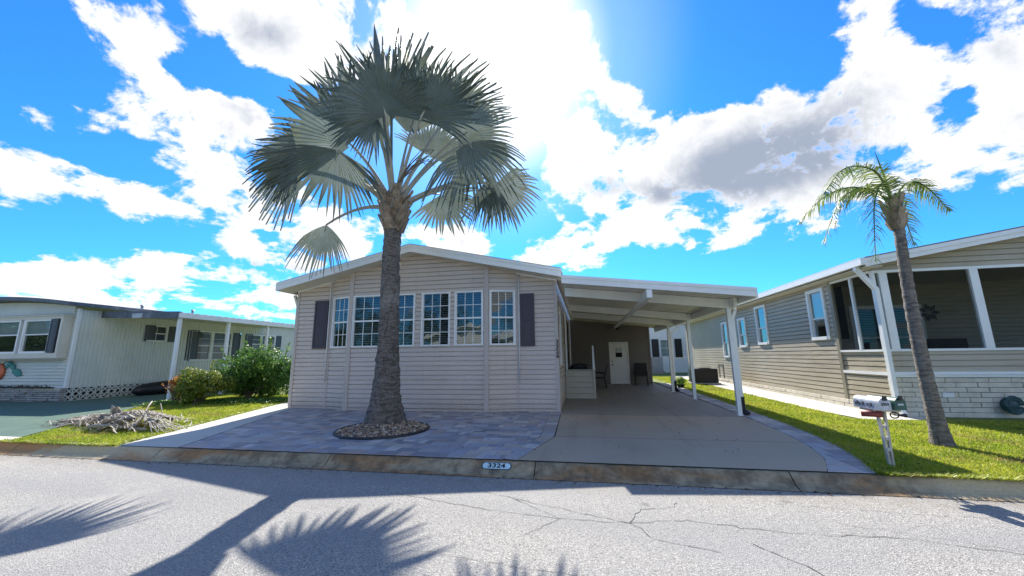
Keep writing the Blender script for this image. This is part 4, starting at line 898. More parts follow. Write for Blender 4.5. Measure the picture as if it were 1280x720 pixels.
for y_, zz in ((13.2, 3.62), (15.4, 3.66)):
    b_ = MB(); b_.tube([(LX - .6, y_, zz - .1), (LX - .6, y_, zz + .28)], .05, 8); b_.tube([(LX - .6, y_, zz + .28), (LX - .6, y_, zz + .34)], [.10, .03], 8); b_.build('roof_vent', 'grey_metal', lroof)
b_ = MB()          # pierced block skirting: star pattern
for k in range(26):
    y0 = LY + .02 + k * .43; y1 = y0 + .41; ym = (y0 + y1) / 2; za, zb = .17, .60; zm = (za + zb) / 2
    for p, q in (((y0, za), (y1, zb)), ((y0, zb), (y1, za)), ((y0, zm), (ym, zb)), ((ym, zb), (y1, zm)), ((y1, zm), (ym, za)), ((ym, za), (y0, zm)), ((ym, za), (ym, zb))):
        b_.bar((LX - .03 + random.uniform(-.001, .001), p[0], p[1]), (LX - .03, q[0], q[1]), .03, .05, (1, 0, 0), 0)
    for a, b, c, d in ((y0 - .01, y1 + .01, .150, .172), (y0 - .01, y1 + .01, .600, .622), (y0 - .012, y0 + .012, .172, .600)): b_.box(LX - .06, LX - .0, a, b, c, d, 0)
b_.box(LX - .25, LX - .2, LY, 27, .1, .62, 1)
b_.build('pierced_skirting', ['aluminium', 'dark_void'], lh)
b_ = MB(); z = .12
for j in range(7):
    x = LX + .02
    while x > LX - 8:
        L_ = random.uniform(.3, .9); d_ = random.uniform(0, .05); b_.box(x - L_ + .02, x, LY - .10 - d_ * 1.6, LY + .02, z, z + .056); x -= L_
    z += .074
b_.build('stone_skirting', 'stone_skirt', lh)
b_ = MB(); b_.box(LX - 8, LX - .5, LY - .2, LY - .0, .638, .655)
for k in range(160):
    x = LX - .5 - random.random() * 5; p = Vector((x, LY - .12 + random.uniform(-.06, .06), .655)); q = p + Vector((random.uniform(-.1, .1), random.uniform(-.1, .02), random.uniform(.02, .09))); b_.bar(p, q, .012, .006)
b_.build('dead_leaf_ledge', 'soil', lh)
# fruit shaped wall decoration
og = thing('wall_decoration', 'orange fruit and teal leaf decoration hung on the pale horizontal siding at the left edge', 'wall decoration', (-21.3, 10.7, 1.2))
b_ = MB(); b_.tube([(-21.62, 10.76, 1.2), (-21.62, 10.70, 1.2), (-21.62, 10.66, 1.2)], [.32, .28, .12], 18); b_.build('fruit', 'orange', og, smooth=True)
b_ = MB()
for (x, z_, s_, a) in ((-20.72, 1.18, .30, -20), (-21.2, 1.45, .2, 40), (-21.0, 1.38, .18, -30)):
    c_ = Vector((x, 10.74, z_)); u_ = Vector((math.cos(R(a)), 0, math.sin(R(a)))); v_ = Vector((-u_.z, 0, u_.x))
    o1 = [c_ + u_ * s_, c_ + u_ * s_ * .3 + v_ * s_ * .45, c_ - u_ * s_ * .6 + v_ * s_ * .3, c_ - u_ * s_ * .8, c_ - u_ * s_ * .6 - v_ * s_ * .3, c_ + u_ * s_ * .3 - v_ * s_ * .45]
    b_.poly(o1)
    for p, q in zip(o1, o1[1:] + o1[:1]): b_.quad(p, q, q + Vector((0, .03, 0)), p + Vector((0, .03, 0)))
b_.build('leaf', 'teal', og)
b_ = MB(); b_.tube([(-21.4, 10.73, 1.5), (-21.2, 10.72, 1.62), (-21.0, 10.73, 1.5), (-20.85, 10.73, 1.45), (-20.8, 10.73, 1.3)], .02, 6); b_.build('vine', 'teal', og)
# carport awning on posts
aw = thing('awning', 'long flat awning with dark front edge on white posts over the green drive', 'awning', (-14.75, 11.55, G))
AZ = lambda x: 3.30 + (3.40 - 3.28) * (-14.7 - x) / 3.6
b_ = MB(); b_.hexa([(-18.28, 11.55, AZ(-18.3) - .09), (-14.68, 11.55, AZ(-14.7) - .09), (-14.68, 19.0, AZ(-14.7) - .09), (-18.28, 19.0, AZ(-18.3) - .09), (-18.28, 11.55, AZ(-18.3) - .02), (-14.68, 11.55, AZ(-14.7) - .02), (-14.68, 19.0, AZ(-14.7) - .02), (-18.28, 19.0, AZ(-18.3) - .02)])
for i in range(24):
    y_ = 11.6 + i * .31; b_.hexa([(-18.28, y_, AZ(-18.3) - .02), (-14.68, y_, AZ(-14.7) - .02), (-14.68, y_ + .05, AZ(-14.7) - .02), (-18.28, y_ + .05, AZ(-18.3) - .02), (-18.28, y_, AZ(-18.3) + .02), (-14.68, y_, AZ(-14.7) + .02), (-14.68, y_ + .05, AZ(-14.7) + .02), (-18.28, y_ + .05, AZ(-18.3) + .02)])
b_.build('roof_panel', 'cream', aw)
b_ = MB(); b_.hexa([(-18.28, 11.45, AZ(-18.3) - .22), (-14.66, 11.45, AZ(-14.7) - .22), (-14.66, 11.54, AZ(-14.7) - .22), (-18.28, 11.54, AZ(-18.3) - .22), (-18.28, 11.45, AZ(-18.3) + .03), (-14.66, 11.45, AZ(-14.7) + .03), (-14.66, 11.54, AZ(-14.7) + .03), (-18.28, 11.54, AZ(-18.3) + .03)]); b_.build('front_fascia', 'dark_roof', aw)
b_ = MB(); b_.box(-14.67, -14.58, 11.46, 19.0, 3.10, 3.27); b_.build('gutter', 'white', aw)
for y_ in (11.6, 13.6, 15.65, 18.0):
    b_ = MB(); b_.box(-14.80, -14.70, y_ - .05, y_ + .05, .155, 3.2); b_.build('post', 'white', aw)
b_ = MB(); b_.box(-16.75, -16.3, 11.42, 11.448, 3.14, 3.31); b_.build('house_plate', 'galv', aw)
bg_ = thing('covered_bundle', 'long black plastic covered bundle lying on the green drive against the pierced skirting', 'bundle', (-17.7, 13.4, G))
pts = []; b_ = MB()
b_.tube([(-17.75, 12.55, .32), (-17.72, 12.75, .36), (-17.7, 13.1, .38), (-17.68, 13.6, .40), (-17.66, 14.1, .44), (-17.66, 14.45, .38), (-17.66, 14.6, .3)], [.08, .20, .25, .27, .29, .2, .06], 14, jit=lambda k, j: 1 + .12 * math.sin(3.1 * j + 2 * k))
b_.build('cover', 'black', bg_, smooth=True)

# ================================================================== WHITE HOUSE at the back right
bh = thing('white_house', 'white house with dark shutters seen far back between the carport posts', 'house', (7, 32, G))
b_ = MB()
siding(b_, (0, 32, 0), (1, 0, 0), (0, -1, 0), 1.3, 4.6, lambda z: 3.0, lambda z: 13.2, [(5.95, 7.0, 1.32, 2.72)], lap=.15)
b_.box(3.0, 13.2, 32.05, 44, 1.3, 4.6); b_.build('wall', 'white', bh)
b_ = MB(); b_.box(2.98, 13.2, 31.97, 32.3, .14, 1.29); b_.build('skirting', 'white', bh)
window(bh, (0, 32, 0), (1, 0, 0), (0, -1, 0), 5.95, 7.0, 1.32, 2.72, fw=.07, cols=2, rows=2)
shutter(bh, (0, 31.98, 0), (1, 0, 0), (0, -1, 0), 5.35, 5.87, 1.3, 2.74, 'black'); shutter(bh, (0, 31.98, 0), (1, 0, 0), (0, -1, 0), 7.08, 7.60, 1.3, 2.74, 'black')
b_ = MB(); b_.hexa([(2.7, 31.5, 4.5), (13.4, 31.5, 4.5), (13.4, 44, 4.5), (2.7, 44, 4.5), (2.7, 31.5, 4.7), (13.4, 31.5, 5.7), (13.4, 44, 5.7), (2.7, 44, 4.7)]); b_.build('roof', 'white', bh)
mb_ = thing('utility_cabinet', 'grey metal utility cabinet standing in front of the white house by the shed corner', 'cabinet', (4.8, 30.5, G))
b_ = MB(); b_.box(4.2, 5.75, 30.2, 30.9, .3, 1.35); b_.build('cabinet', 'grey_metal', mb_)
b_ = MB(); b_.box(4.22, 4.95, 30.17, 30.195, .34, 1.31); b_.box(4.98, 5.73, 30.17, 30.195, .34, 1.31); b_.build('door', 'grey_metal', mb_)
b_ = MB(); b_.box(4.1, 5.85, 30.1, 31.0, .14, .3); b_.build('plinth', 'stone_skirt', mb_)

# ================================================================== ACROSS THE STREET (seen in the window reflections)
def far_home(x, mat, lab):
    t = thing('house_across', lab, 'house', (x, -13, G))
    b = MB(); b.box(x - 4, x + 4, -22, -12.5, .1, 3.2); b.poly([(x - 4, -12.5, 3.2), (x, -12.5, 4.1), (x + 4, -12.5, 3.2)][::-1]); b.build('wall', mat, t)
    b = MB()
    for s in (-1, 1): b.hexa([(x, -12, 4.1), (x + s * 4.4, -12, 3.15), (x + s * 4.4, -22.4, 3.15), (x, -22.4, 4.1), (x, -12, 4.3), (x + s * 4.4, -12, 3.35), (x + s * 4.4, -22.4, 3.35), (x, -22.4, 4.3)])
    b.build('roof', 'white', t)
    b = MB(); b.box(x - 2.5, x - 1, -12.55, -12.4, 1.2, 2.5); b.box(x + .5, x + 2.2, -12.55, -12.4, 1.2, 2.5); b.build('window', 'dark_void', t)
far_home(-9.5, 'white', 'white house across the street behind the camera, left one'); far_home(1.0, 'siding_dark', 'tan house across the street directly behind the camera'); far_home(11, 'aluminium', 'pale house across the street, right one')

# ================================================================== MAILBOXES
mx = thing('mailbox_stand', 'worn white and dark green rounded mailboxes on one split post beside the kerb', 'mailbox', (3.72, 5.80, G))
for x0 in (-.055, .045):
    b_ = MB(); b_.bar((3.70 + x0 * .3, 5.79, .1), (3.65 + x0 * .8, 5.74, .84), .024, .035, (0, 1, 0)); b_.build('post', 'wood_post', mx)
for zz in (.35, .48, .62): b_ = MB(); b_.bar((3.65, 5.755, zz), (3.70, 5.765, zz), .03, .04); b_.build('brace', 'wood_post', mx)
b_ = MB(); b_.box(3.52, 3.82, 5.66, 5.90, .815, .843); b_.build('shelf', 'wood_post', mx)
def mailbox(c, yaw, mat, name):
    U = Vector((math.cos(yaw), math.sin(yaw), 0)); S = Vector((-U.y, U.x, 0)); C_ = Vector(c); L_, r_, hh = .37, .066, .080
    prof = [(-r_, 0)] + [(-r_, hh)] + [(r_ * math.cos(R(180 - 15 * k)), hh + r_ * math.sin(R(15 * k))) for k in range(1, 12)] + [(r_, hh), (r_, 0)]
    P = lambda s, u, z: C_ + U * u + S * s + Z * z
    b = MB()
    for (a, az_), (c2, cz) in zip(prof, prof[1:] + prof[:1]): b.quad(P(a, -L_, az_), P(c2, -L_, cz), P(c2, 0, cz), P(a, 0, az_))
    b.poly([P(a, -L_, z_) for a, z_ in prof]); b.poly([P(a, 0, z_) for a, z_ in reversed(prof)])
    bo = b.build(name, mat, mx)
    b = MB(); pr = [(a * 1.06, z_ * 1.02) for a, z_ in prof]; b.poly([P(a, .022, z_) for a, z_ in reversed(pr)]); 
    for (a, az_), (c2, cz) in zip(pr, pr[1:] + pr[:1]): b.quad(P(a, -.015, az_), P(c2, -.015, cz), P(c2, .022, cz), P(a, .022, az_))
    dr = b.build('door', mat, bo)
    b = MB(); b.obox(P(0, .022, hh + r_ * .92), U, S, Z, 0, .02, -.02, .02, -.025, .03); b.build('latch', 'black', bo)
    return bo, P, U, S
wb, P1, U1, S1 = mailbox((3.575, 5.56, .845), R(-84), 'galv', 'mailbox')
wb['label'] = 'worn white rounded mailbox'
text('3324', .045, 'black', wb, P1(0, .026, .07), S1, Z, 'digits', .001)
for k, (a, b) in enumerate(((-.33, .035), (-.30, .05), (-.27, .03), (-.22, .045), (-.15, .03), (-.10, .04))):
    q = MB(); q.obox(P1(-.0675, a, .035), U1, -S1, Z, -.012, .02, 0, .002, 0, b); q.build('faded_mark', 'shutter_blue', wb)
gb2, P2, U2, S2 = mailbox((3.765, 5.60, .845), R(-80), 'green_paint', 'mailbox')
gb2['label'] = 'dark green rounded mailbox'
q = MB(); q.obox(P2(0, .0235, .055), U2, S2, Z, 0, .002, -.035, .035, 0, .022); q.build('number_label', 'galv', gb2)
b_ = MB(); b_.tube([(3.42, 5.72, .785), (3.60, 5.64, .785)], .037, 12); b_.build('paper_tube', 'red_pipe', mx, smooth=True)
b_ = MB(); b_.tube([(3.74 + .045 * math.cos(a), 5.66, .775 + .035 * math.sin(a)) for a in [R(20 * k) for k in range(19)]], .008, 6); b_.build('ring', 'black', mx); b_ = MB(); b_.tube([(3.79, 5.66, .775), (3.87, 5.68, .77)], [.01, .025], 8); b_.build('lamp', 'dark_metal', mx)

# ================================================================== BISMARCK PALM
PX, PY_ = -4.25, 7.88
palm = thing('silver_fan_palm', 'tall silver green fan palm with thick dark trunk in a pebble ring', 'palm tree', (PX, PY_, G))
b_ = MB(); pts = []; rad = []
for k in range(110):
    z = .12 + (4.75 - .12) * k / 109; t_ = (z - .12)
    r = .215 + .20 * math.exp(-t_ / .55) + .05 * math.exp(-t_ / 1.8) - .025 * t_ / 4.6 + .010 * math.sin(z * 27 + 2 * math.sin(z * 3)) * (0.3 + random.random() * .7)
    pts.append((PX - .03 + .012 * math.sin(z * 1.3) - .0 * z, PY_, z)); rad.append(r)
random.seed(11); jt = {}
def jit(k, j):
    a = j * 2 * math.pi / 40; return 1 + .07 * noise.noise((math.cos(a) * 1.6, math.sin(a) * 1.6, k * .10)) + .06 * noise.noise((math.cos(a) * 5, math.sin(a) * 5, k * .55)) + .05 * noise.noise((math.cos(a) * 2.5, math.sin(a) * 2.5, k * .9 + 7))
b_.tube(pts, rad, 40, jit=jit); trunk = b_.build('trunk', 'trunk', palm, smooth=True)
b_ = MB()          # old leaf-base stubs under the crown
for k in range(34):
    a = k * 2.399; z = 4.45 + .022 * k; r0 = .17; u = Vector((math.cos(a), math.sin(a), 0)); L_ = random.uniform(.22, .48)
    p = Vector((PX - .03, PY_, z)) + u * r0; q = p + u * L_ * .55 + Z * L_; wv = Vector((-u.y, u.x, 0))
    w0, w1 = .13, .06; th = .03; nrm = (q - p).normalized().cross(wv)
    b_.hexa([p - wv * w0 - nrm * th, p + wv * w0 - nrm * th, p + wv * w0 + nrm * th, p - wv * w0 + nrm * th, q - wv * w1 - nrm * .02, q + wv * w1 - nrm * .02, q + wv * w1 + nrm * .02, q - wv * w1 + nrm * .02])
b_.tube([(PX - .03, PY_, 4.5), (PX - .03, PY_, 5.0), (PX - .04, PY_, 5.3), (PX - .05, PY_, 5.6)], [.215, .25, .22, .09], 20, jit=lambda k, j: 1 + .1 * math.sin(j * 2.4 + k)); b_.build('leaf_base', 'boot', palm)

def fan(parent, H, T, spread, face=0.6, droop=.25, n=38, pet=True, hub=(PX - .03, PY_, 5.0), cup=.22, name='frond', seed=0, split=.64, mat='frond', fold=1.0):
    """costapalmate leaf: pleated blade fused to 'split' of its radius, then free tapering segments"""
    rg = random.Random(seed); H = Vector(H); T = Vector(T); ax = (T - H); RR = ax.length; ax.normalize()
    view = Vector((0.25, -1, -.35)).normalized(); up_ = Z
    Nn = (view * face + up_ * (1 - face) + Vector((rg.uniform(-.2, .2), 0, rg.uniform(-.2, .2)))); Nn = (Nn - ax * Nn.dot(ax)).normalized(); S = ax.cross(Nn).normalized()
    b = MB(); st = [.04, .22, .42, split, split + (1 - split) * .35, split + (1 - split) * .7, 1.0]
    half = R(spread); dth = 2 * half / n
    def P(th, r, lift, Rl):
        q = H + ax * (math.cos(th) * r * Rl) + S * (math.sin(th) * r * Rl)
        q += Nn * (cup * r * Rl * (abs(th) / half) ** 1.5 * .8 + lift)
        q += ax * (0)
        rr = r * Rl
        q.z -= droop * (rr ** 2) / RR * (.55 + .45 * abs(math.sin(th))) 
        return q
    for i in range(n):
        th = -half + (i + .5) * dth; Rl = RR * (.80 + .20 * math.cos(th * .9)) * rg.uniform(.84, 1.05)
        bend = rg.gauss(0, .10); dr2 = max(0, rg.gauss(.12, .2)) * (droop + .12) * 1.8
        prev = None
        for k, r in enumerate(st):
            hw = dth / 2 * (1 if r <= split else max(0.0, (1 - (r - split) / (1 - split)) ** .5) * split / r * 1.0)
            if k == len(st) - 1: hw = .002
            tt = th + bend * max(0, r - split); pl_ = .028 * r * RR * fold * (1 if r <= split else (1 - (r - split)))
            extra = Vector((0, 0, -dr2 * max(0, r - split) ** 2 * Rl * 3))
            a = P(tt - hw, r, 0, Rl) + extra; m_ = P(tt, r, -pl_, Rl) + extra; c = P(tt + hw, r, 0, Rl) + extra
            if prev:
                b.quad(prev[0], prev[1], m_, a); b.quad(prev[1], prev[2], c, m_)
            prev = (a, m_, c)
    fo = b.build(name, mat, parent, smooth=False)
    if pet:
        hb = Vector(hub); d = H - hb; hor = Vector((d.x, d.y, 0)); L_ = d.length
        c1 = hb + d * .45 + Z * (.16 * L_ * (1 if droop < .5 else 1.6)); pp = []
        for k in range(9):
            t = k / 8; pp.append((hb * (1 - t) ** 2 + c1 * 2 * t * (1 - t) + (H + ax * .0) * t * t))
        pp.append(H + ax * RR * .18 - Nn * .02); 
        m = MB(); m.tube(pp, [.095, .075, .058, .048, .043, .038, .035, .032, .028, .010], 8, flat=.65); m.build('petiole', 'petiole', fo, smooth=True)
    return fo
FR = [
 ('A', (-5.32, 7.6, 6.64), (-7.25, 7.4, 8.35), 82, .85, .10), ('B', (-4.83, 8.1, 7.05), (-5.65, 8.2, 10.15), 50, .8, .02),
 ('C', (-4.28, 8.5, 7.33), (-3.75, 8.7, 10.35), 54, .8, .02), ('D', (-4.05, 6.9, 6.8), (-4.25, 6.2, 8.1), 105, .9, .3), ('D2', (-4.35, 7.0, 6.9), (-4.95, 6.7, 6.1), 70, .9, .25),
 ('E', (-2.8, 8.1, 6.84), (-1.40, 8.1, 7.55), 105, .8, .22), ('F', (-2.35, 7.6, 6.35), (-1.75, 7.4, 4.99), 75, .75, .5),
 ('G', (-1.87, 8.4, 5.71), (-1.11, 8.4, 4.87), 95, .8, .4), ('G2', (-1.97, 8.0, 5.65), (-1.99, 7.9, 4.55), 38, .7, .4),
 ('H', (-3.78, 9.6, 6.1), (-2.93, 9.8, 5.23), 100, .85, .1), ('I', (-6.75, 7.9, 6.75), (-8.55, 7.9, 6.5), 80, .8, .3),
 ('I2', (-6.7, 7.5, 6.5), (-7.7, 7.3, 5.6), 62, .8, .2),
 ('J', (-5.45, 7.3, 6.35), (-5.75, 7.1, 4.95), 78, .8, .25), ('K', (-6.08, 7.9, 4.78), (-6.18, 7.8, 3.77), 62, .75, .5),
 ('L', (-3.33, 8.9, 8.0), (-2.55, 9.1, 9.65), 72, .8, .08),
 ('N', (-4.22, 9.6, 7.34), (-3.39, 10.0, 8.66), 90, .8, .1), ('O', (-3.31, 7.1, 6.8), (-2.45, 6.8, 7.9), 85, .8, .15)]
for k, (nm, H_, T_, sp_a, fc, dr) in enumerate(FR):
    fan(palm, H_, T_, sp_a, fc, dr, n=36 if (Vector(T_) - Vector(H_)).length > 1.3 else 28, seed=k + 3)
b_ = MB()          # closed spear leaves
for (q, wd) in (((-5.12, 7.9, 10.35), .10), ((-5.0, 7.95, 9.8), .08), ((-4.6, 8.0, 9.2), .05)):
    p = Vector((-4.40, 7.9, 5.6)); q = Vector(q); mid = p.lerp(q, .55)
    b_.tube([p, mid, p.lerp(q, .72), p.lerp(q, .85), q], [.04, .035, wd, wd * .9, .006], 7, flat=.5)
b_.build('spear_leaf', 'frond', palm)
b_ = MB()          # fruit stalks
for k in range(9):
    a = random.uniform(-.6, 1.2); p = Vector((-4.1, 7.6, 5.5)); q = p + Vector((.5 + .5 * random.random(), -.1, .45 + .3 * random.random())); e = q + Vector((random.uniform(.05, .3), 0, random.uniform(-.25, .0)))
    b_.tube([p, p.lerp(q, .6) + Z * .08, q, e], [.014, .011, .008, .006], 5)
b_.build('fruit_stalk', 'bark', palm)

# pebble ring
rk = thing('pebble_ring', 'round bed of tan river pebbles with black edging around the big palm trunk', 'pebble bed', (-3.9, 7.14, G))
b_ = MB(); b_.tube([(-3.9 + .86 * math.cos(R(10 * k)), 7.14 + .86 * math.sin(R(10 * k)), .175) for k in range(37)], .032, 8, cap=False); b_.build('edging', 'black', rk)
b_ = MB(); n0 = 30; cpt = (-3.9, 7.14, .205)
for k in range(n0):
    a, c = R(12 * k), R(12 * (k + 1)); b_.tri(cpt, (-3.9 + .84 * math.cos(a), 7.14 + .84 * math.sin(a), .168), (-3.9 + .84 * math.cos(c), 7.14 + .84 * math.sin(c), .168))
b_.build('soil', 'soil', rk)
PM = []
for nm, c in (('tan', (.42, .27, .14)), ('white', (.66, .56, .42)), ('brown', (.11, .06, .035)), ('grey', (.26, .21, .17))):
    PM.append(simple('pebble_' + nm, c, .6, .2, 20, 90, .2))
b_ = MB(); rnd = random.Random(5)
for _ in range(2300):
    r = .84 * math.sqrt(rnd.random()); a = rnd.random() * 6.283; x, y = -3.9 + r * math.cos(a), 7.14 + r * math.sin(a); s = rnd.uniform(.018, .040)
    z = .205 - .037 * r + s * .2; i = len(b_.v); yaw = rnd.random() * 6.28; e = rnd.uniform(.55, 1)
    for (u, v, h) in ((1, 0, 0), (.5, .8, .1), (-.5, .8, 0), (-1, 0, .1), (-.5, -.8, 0), (.5, -.8, .05)):
        b_.v.append((x + s * (u * math.cos(yaw) - v * e * math.sin(yaw)), y + s * (u * math.sin(yaw) + v * e * math.cos(yaw)), z + h * s))
    for (u, v) in ((.55, 0), (-.25, .4), (-.25, -.4)): b_.v.append((x + s * (u * math.cos(yaw) - v * e * math.sin(yaw)), y + s * (u * math.sin(yaw) + v * e * math.cos(yaw)), z + s * .7))
    mi = rnd.choice((0, 0, 0, 1, 2, 2, 2, 3))
    for f in ((0, 1, 7, 6), (1, 2, 7), (2, 3, 7), (3, 4, 8), (4, 5, 8), (5, 0, 6, 8), (6, 7, 8), (3, 8, 7)): b_.f.append(tuple(i + q for q in f)); b_.mi.append(mi)
po = b_.build('pebbles', PM, rk, smooth=True); po['kind'] = 'stuff'

# ================================================================== FEATHER PALM on the right lawn
QX, QY = 5.26, 7.12
fp = thing('feather_palm', 'slim grey trunked feather palm with a few drooping fronds on the right lawn', 'palm tree', (QX, QY, G))
b_ = MB(); pts, rad = [], []
for k in range(60):
    z = .12 + (3.62 - .12) * k / 59; t_ = z - .12; pts.append((QX - .05 * math.sin(t_ * .9), QY, z)); rad.append(.100 - .009 * t_ + .05 * math.exp(-t_ / .2) + (.006 if k % 3 == 0 else 0) + random.uniform(-.002, .002))
b_.tube(pts, rad, 24, jit=lambda k, j: 1 + .03 * noise.noise((j * .9, k * .6, 1))); b_.build('trunk', 'trunk_grey', fp, smooth=True)
b_ = MB(); b_.tube([(QX - .02, QY, 3.55), (QX - .02, QY, 3.68), (QX - .01, QY, 3.9), (QX - .02, QY, 4.15)], [.08, .13, .10, .04], 14, jit=lambda k, j: 1 + .14 * math.sin(j * 2.2 + k))
for k in range(12):
    a = k * 2.4; u = Vector((math.cos(a), math.sin(a), 0)); p = Vector((QX - .02, QY, 3.58 + .03 * k)) + u * .07; q = p + u * .09 + Z * .26; b_.bar(p, q, .10, .02, u)
b_.build('leaf_base', 'boot', fp)
def feather(pts, L=.42, n=46, hang=.6, seed=1):
    rg = random.Random(seed); pts = [Vector(p) for p in pts]
    def at(t):
        s = t * (len(pts) - 1); i = min(int(s), len(pts) - 2); f = s - i
        p0 = pts[max(i - 1, 0)]; p1, p2 = pts[i], pts[i + 1]; p3 = pts[min(i + 2, len(pts) - 1)]
        return .5 * ((2 * p1) + (p2 - p0) * f + (2 * p0 - 5 * p1 + 4 * p2 - p3) * f * f + (3 * p1 - p0 - 3 * p2 + p3) * f ** 3)
    b = MB(); b.tube([at(k / 14) for k in range(15)], [.022 - .0013 * k for k in range(15)], 6)
    ra = b
    for i in range(n):
        t = .16 + .83 * i / (n - 1); p = at(t); d = (at(min(1, t + .02)) - at(t - .02)).normalized(); sd_ = d.cross(Z)
        if sd_.length < .1: sd_ = Vector((0, 1, 0))
        sd_.normalize(); upv = sd_.cross(d)
        for s in (-1, 1):
            LL = L * (math.sin(math.pi * min(1, .18 + t * .8)) ** .6) * rg.uniform(.55, 1.2)
            dv = (sd_ * s * rg.uniform(.6, 1) + d * .55 + upv * rg.uniform(-.35, .35)).normalized(); wd = .009
            q1 = p + dv * LL * .5 - Z * hang * LL * .18; q2 = p + dv * LL * .85 - Z * hang * LL * rg.uniform(.5, .9)
            wv = d * wd
            b.quad(p - wv, p + wv, q1 + wv, q1 - wv); b.tri(q1 - wv, q1 + wv, q2)
    return b.build('frond', 'feather', fp)
hb_ = (QX - .02, QY, 4.02)
FE = [[hb_, (5.0, 7.0, 4.55), (4.5, 6.9, 4.62), (4.05, 6.8, 4.15)], [hb_, (4.95, 7.2, 4.35), (4.6, 7.3, 4.2), (4.25, 7.35, 3.45)], [hb_, (5.0, 6.9, 4.3), (4.75, 6.8, 3.9), (4.62, 6.8, 2.95)],
      [hb_, (5.5, 7.1, 4.35), (5.75, 7.1, 4.25), (6.0, 7.1, 3.80)], [hb_, (5.45, 7.3, 4.25), (5.65, 7.5, 3.95), (5.72, 7.5, 3.35)], [hb_, (5.0, 7.5, 4.5), (4.7, 7.9, 4.5), (4.35, 8.2, 4.1)]]
for k, p in enumerate(FE): feather(p, .44 if k < 3 else .34, 62, .8, k)
b_ = MB(); b_.tube([(QX - .02, QY, 3.95), (QX - .06, QY, 4.5), (QX - .13, QY, 4.98)], [.03, .018, .003], 8); b_.build('spear_leaf', 'feather', fp)

# ================================================================== SHRUBS
def shrub(name, label, cat, c, rad, mat, nleaf, size, base=G, seed=3, shoots=(), group=None, nst=9):
    rg = random.Random(seed); t = thing(name, label, cat, (c[0], c[1], base), group); c = Vector(c); b = MB(); lobes = []
    for _ in range(26):
        d = Vector((rg.gauss(0, 1), rg.gauss(0, 1), rg.gauss(0, .8))).normalized(); k = rg.uniform(.35, .8); lobes.append((c + Vector((d.x * rad[0] * k, d.y * rad[1] * k, d.z * rad[2] * k)), rg.uniform(.25, .45) * min(rad)))
    for _ in range(nleaf):
        lc, lr = rg.choice(lobes); d = Vector((rg.gauss(0, 1), rg.gauss(0, 1), rg.gauss(.25, 1))).normalized(); p = lc + d * lr * rg.uniform(.75, 1.15) * 1.25
        if p.z < base + .05: p.z = base + .05 + rg.random() * .2
        leaf(b, p, (d + Vector((rg.gauss(0, .5), rg.gauss(0, .5), rg.gauss(0, .5)))).normalized(), size * rg.uniform(.6, 1.3), rg)
    for (p0, p1, nn) in shoots:
        p0, p1 = Vector(p0), Vector(p1)
        b.tube([p0, p1], [.012, .005], 5)
        for k in range(nn):
            q = p0.lerp(p1, .2 + .8 * k / nn); leaf(b, q + Vector((rg.gauss(0, .03), rg.gauss(0, .03), 0)), Vector((rg.gauss(0, 1), rg.gauss(0, 1), .6)).normalized(), size * 1.2, rg)
    b.build('foliage', mat, t)
    m = MB()
    for _ in range(nst):
        a = rg.random() * 6.28; q = c + Vector((math.cos(a) * rad[0] * .5, math.sin(a) * rad[1] * .5, rg.uniform(-.2, .3) * rad[2])); m.tube([(c.x + rg.gauss(0, .1), c.y + rg.gauss(0, .1), base), tuple(Vector((c.x, c.y, base)).lerp(q, .5) + Vector((rg.gauss(0, .05), 0, 0))), tuple(q)], [.03, .02, .01], 6)
    m.build('stem', 'bark', t); return t
def leaf(b, p, n, s, rg):
    u = n.cross(Vector((rg.gauss(0, 1), rg.gauss(0, 1), rg.gauss(0, 1)))).normalized(); v = n.cross(u)
    b.quad(p - u * s, p + v * s * .42 + n * s * .12, p + u * s, p - v * s * .42 + n * s * .12)
shrub('shrub', 'large dense dark green leafy shrub between the awning and the taupe home', 'shrub', (-11.95, 12.2, 1.0), (2.0, 1.1, 1.0), 'bush', 17000, .060, seed=4,
      shoots=[((-11.2, 12.0, 1.6), (-11.0, 11.9, 2.35), 16), ((-11.9, 12.0, 1.6), (-12.1, 11.9, 2.25), 14), ((-10.6, 12.1, 1.5), (-10.35, 12.0, 2.15), 12), ((-12.8, 12.0, 1.4), (-13.1, 11.9, 2.0), 10), ((-11.5, 12.0, 1.7), (-11.5, 12.0, 2.3), 10)])
shrub('shrub', 'dark green shrub nearest to the corner of the taupe home', 'shrub', (-10.0, 12.9, .85), (.8, .9, .85), 'bush', 6000, .055, seed=14)
shrub('shrub', 'low yellow green shrub to the left of the large dark shrub', 'shrub', (-12.2, 10.6, .72), (.95, .7, .62), 'bush_yellow', 8000, .045, seed=6, shoots=[((-12.0, 10.6, 1.1), (-11.9, 10.6, 1.55), 14), ((-12.6, 10.5, 1.0), (-12.8, 10.5, 1.35), 10)])
shrub('croton_plant', 'sparse orange leaved plant by the foot of the first awning post', 'plant', (-13.3, 10.7, .7), (.5, .35, .38), 'croton', 320, .085, seed=8, nst=12)
b_ = MB(); rg = random.Random(9)
for _ in range(2600):
    x = rg.uniform(-13.8, -9.6); y = 10.35 + (x + 13.8) * .32 + rg.gauss(0, .35); leaf(b_, Vector((x, y, .17 + rg.random() * .08)), Vector((rg.gauss(0, .4), rg.gauss(0, .4), 1)).normalized(), .05, rg)
struct(b_.build('ground_cover', 'bush'), 'stuff')
pp_ = thing('potted_plant', 'small low green plant in a dark pot on the lawn behind the carport posts', 'plant', (4.0, 17.6, G))
b_ = MB(); b_.tube([(4.0, 17.6, .14), (4.0, 17.6, .30)], [.12, .16], 12); b_.build('pot', 'black', pp_)
b_ = MB()
